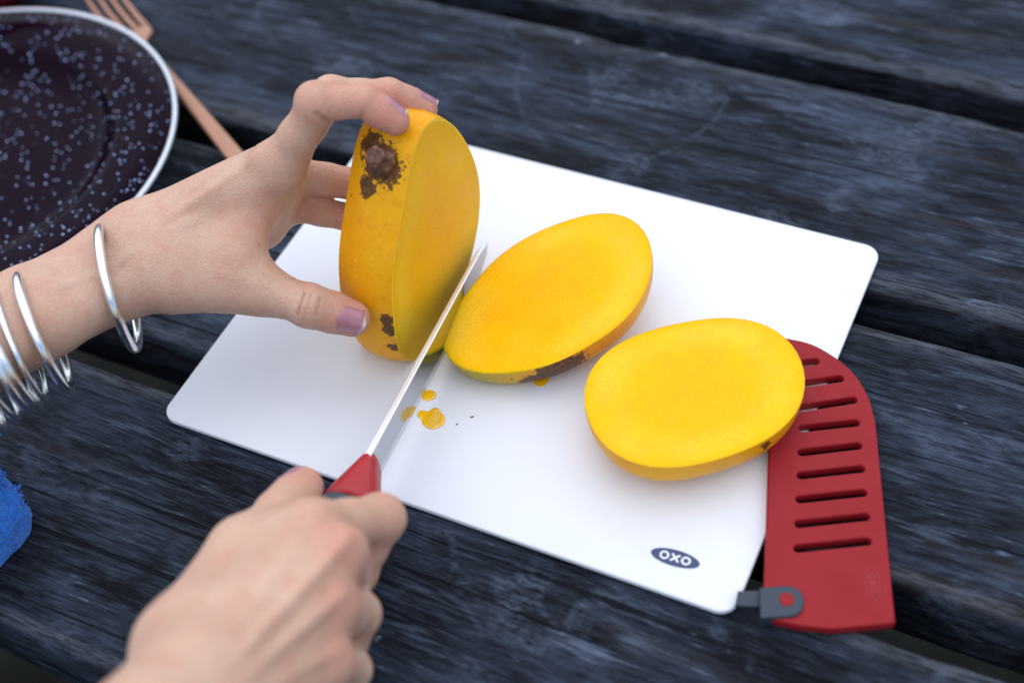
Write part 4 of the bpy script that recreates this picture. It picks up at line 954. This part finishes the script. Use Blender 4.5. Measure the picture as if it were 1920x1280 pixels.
# ---- right arm
RW = np.array((-0.1370,-0.2538,0.1180))
Ri = [A3(-.0920, -.1570, .0905), A3(-.0700, -.1400, .0660), A3(-.0835, -.1510, .0470), A3(-.0985, -.1520, .0395)]
Rm = [A3(-.0820, -.1725, .0950), A3(-.0865, -.1590, .0560), A3(-.0900, -.1700, .0370), A3(-.1040, -.1680, .0410)]
Rr = [A3(-.0865, -.1920, .0900), A3(-.0830, -.1740, .0540), A3(-.0930, -.1860, .0370), A3(-.1080, -.1830, .0430)]
Rp = [A3(-.0895, -.2100, .0840), A3(-.0870, -.1960, .0520), A3(-.0940, -.2020, .0400), A3(-.1060, -.1990, .0440)]
Rt = [np.array((-0.1377,-0.2002,0.0920)), np.array((-0.1212,-0.1556,0.0800)), np.array((-0.1089,-0.1335,0.0700)), np.array((-0.1014,-0.1162,0.0620))]
RE = RW + A3(-.10, -.17, .03)
lo = np.min([RE, *Rp, *Rt], axis=0) - .045; hi = np.max([RW, RE, *Ri, *Rt, *Rm], axis=0) + .035
FR = Field(lo, hi, 0.0010)
rd = A3(.25, -.35, .90); rl = np.cross(RE - RW, rd); rl /= np.linalg.norm(rl); rd = np.cross(rl, RE - RW); rd /= np.linalg.norm(rd)
def rwp(t): return RW + (RE - RW) * t
for s in (-1, 1):
    FR.group([(RW + rl * s * .0110, rwp(.25) + rl * s * .0095, .0170, .0178), (rwp(.25) + rl * s * .0095, rwp(1.0) + rl * s * .012, .0178, .027)], .006, .014, .03)
rc_ = RW + (Rm[0] - RW) * .22
side_r = (Ri[0] - Rp[0]); side_r /= np.linalg.norm(side_r)
FR.group([(RW + side_r * .009, rc_ + side_r * .011, .0165, .0150), (RW - side_r * .009, rc_ - side_r * .011, .0165, .0150)], .010, .012)
for J, off, r0, r1 in ((Ri, .012, .0125, .0102), (Rm, .004, .0128, .0104), (Rr, -.004, .0128, .0098), (Rp, -.012, .0122, .0092)):
    FR.group([(rc_ + side_r * off, J[0], r0, r1)], .004, .0095)
    k_ = J[0] + (J[0] - J[1]) / np.linalg.norm(J[0] - J[1]) * .0030 + rd * .0012
    FR.group([(k_, k_ + A3(.0006, 0, 0), r1 * .84, r1 * .84)], .002, .0045)
pal = A3(-.1, .25, -.9)
FR.group([(rc_ + pal * .010, (Rm[0] + Rr[0]) / 2 + pal * .014 - A3(.012, .006, 0), .0140, .0125)], .004, .014)
FR.group([(Rt[0], Rt[1], .0165, .0120), (Rt[0] + A3(.012, .004, .004), Rt[1] + A3(.010, -.004, .002), .0150, .0110)], .008, .013)
FR.group([(Rt[0] + A3(.003, -.002, .002), RW + side_r * .006, .0180, .0200)], .006, .014)
FR.group([(Rt[1] + A3(.010, -.002, .002), Ri[0] + A3(-.014, -.002, -.004), .0100, .0095)], .006, .013)
FR.group(finger(Ri, [.0108, .0098, .0084, .0072], A3(-.2, .2, .9)), .0035, .0060)
FR.group(finger(Rm, [.0105, .0098, .0084, .0072], A3(0, .2, .9)), .0035, .0028)
FR.group(finger(Rr, [.0100, .0092, .0080, .0070], A3(0, .2, .9)), .0035, .0028)
FR.group(finger(Rp, [.0092, .0082, .0072, .0062], A3(0, .2, .9)), .0035, .0040)
FR.group(finger(Rt, [.0140, .0108, .0096, .0078], A3(.6, -.3, -.5)), .0040, .0085)
tr = [(Ri[1], .014, .40), (Ri[0], .012, .40), (Rm[0] + rd * .008, .010, .65), (Rr[0] + rd * .008, .010, .65), (Rp[0] + rd * .008, .010, .55), (Rt[3], .012, .8), (Ri[2], .012, .5), ((Rm[0] + Rr[0]) / 2 + A3(.006, 0, -.010), .010, .4)]
def tend(J, off): return [rc_ + side_r * off + rd * .0140, rc_ * .45 + J[0] * .55 + side_r * off * .3 + rd * .0128, J[0] + rd * .0112]
vr = [(tend(Ri, .010), .0028, .0012, 0), (tend(Rm, .003), .0028, .0025, 0), (tend(Rr, -.004), .0028, .0024, 0), (tend(Rp, -.010), .0026, .0014, 0),
      ([rc_ + side_r * .006 + rd * .013, rc_ * .5 + (Ri[0] + Rm[0]) * .25 + rd * .0115, (Ri[0] + Rm[0]) / 2 + rd * .008 - A3(.010, .008, 0)], .0020, .0005, .5),
      ([rc_ - side_r * .002 + rd * .0135, rc_ * .6 + (Rm[0] + Rr[0]) * .2 + rd * .012, (Rr[0] + Rm[0]) / 2 + rd * .007 - A3(.012, .008, 0)], .0020, .0005, .5)]
cr = knuckle_lines(Ri[1], A3(.2, -.6, -.7), A3(.8, .6, .2), .0104, .6, ((-.002, 0), (.0015, 0)), .0007, .0002)
nr = [(Rt[3] + A3(-.004, .003, .004), Rt[3] - Rt[2], A3(-.75, .25, .6), .0128, .0105, .001)]
build_arm("right arm at the bottom edge whose fist holds the knife", FR, tr, cr, vr, nr)

# ---------------------------------------------------------------- silver bangles on the left forearm
SILVER = M("silver")
svn = SILVER.noise(SILVER.coord(), 220, 3, 0.5)
SILVER.p(Base_Color=(0.86, 0.86, 0.87), Metallic=1.0, Roughness=SILVER.range(svn, 0.3, 0.7, 0.16, 0.30))
def bangle(label, c, nrm, major, minor):
    nrm = np.array(nrm, float); nrm /= np.linalg.norm(nrm); e1 = np.cross(nrm, [0, 0, 1.0]); e1 /= np.linalg.norm(e1); e2 = np.cross(nrm, e1)
    N, K = 96, 14; rings = []
    for i in range(N):
        a = 2 * math.pi * i / N; d = e1 * math.cos(a) + e2 * math.sin(a)
        rings.append([tuple(d * (major + minor * math.cos(b)) + nrm * minor * 0.85 * math.sin(b)) for b in [2 * math.pi * j / K for j in range(K)]])
    rings.append(rings[0]); v = [p for r_ in rings[:-1] for p in r_]; f = []
    for i in range(N):
        for j in range(K):
            a0 = i * K + j; a1 = i * K + (j + 1) % K; b0 = ((i + 1) % N) * K + j; b1 = ((i + 1) % N) * K + (j + 1) % K
            f.append((a0, a1, b1, b0))
    o = link("bangle", mesh("bangle", v, f), SILVER.m); o.location = c
    return tag(o, label, "bangle", "silver bangles on the forearm")
bangle("single silver bangle hanging loose nearest the hand", (-0.1830,0.0038,0.0697), (-0.9889,-0.1485,-0.0035), 0.0282, 0.0027)
bangle("thick silver bangle, first of the stacked ones after the bare wrist", (-0.2136,-0.0205,0.0739), (-0.9564,-0.2881,-0.0487), 0.0268, 0.0026)
bangle("thin silver bangle just left of the first stacked one", (-0.2225,-0.0271,0.0755), (-0.9543,-0.2968,-0.0343), 0.0259, 0.0017)
bangle("silver bangle in the middle of the stack, beside the thin one", (-0.2271,-0.0310,0.0760), (-0.9364,-0.3432,-0.0738), 0.0266, 0.0022)
bangle("broad bright silver bangle in the middle of the stack", (-0.2299,-0.0336,0.0760), (-0.9353,-0.3468,-0.0699), 0.0257, 0.0025)
bangle("slim silver bangle second from the left frame edge", (-0.2365,-0.0394,0.0765), (-0.9050,-0.4076,-0.1223), 0.0255, 0.0017)
bangle("leftmost silver bangle, showing only at the frame edge", (-0.2424,-0.0456,0.0762), (-0.8917,-0.4325,-0.1337), 0.0250, 0.0026)
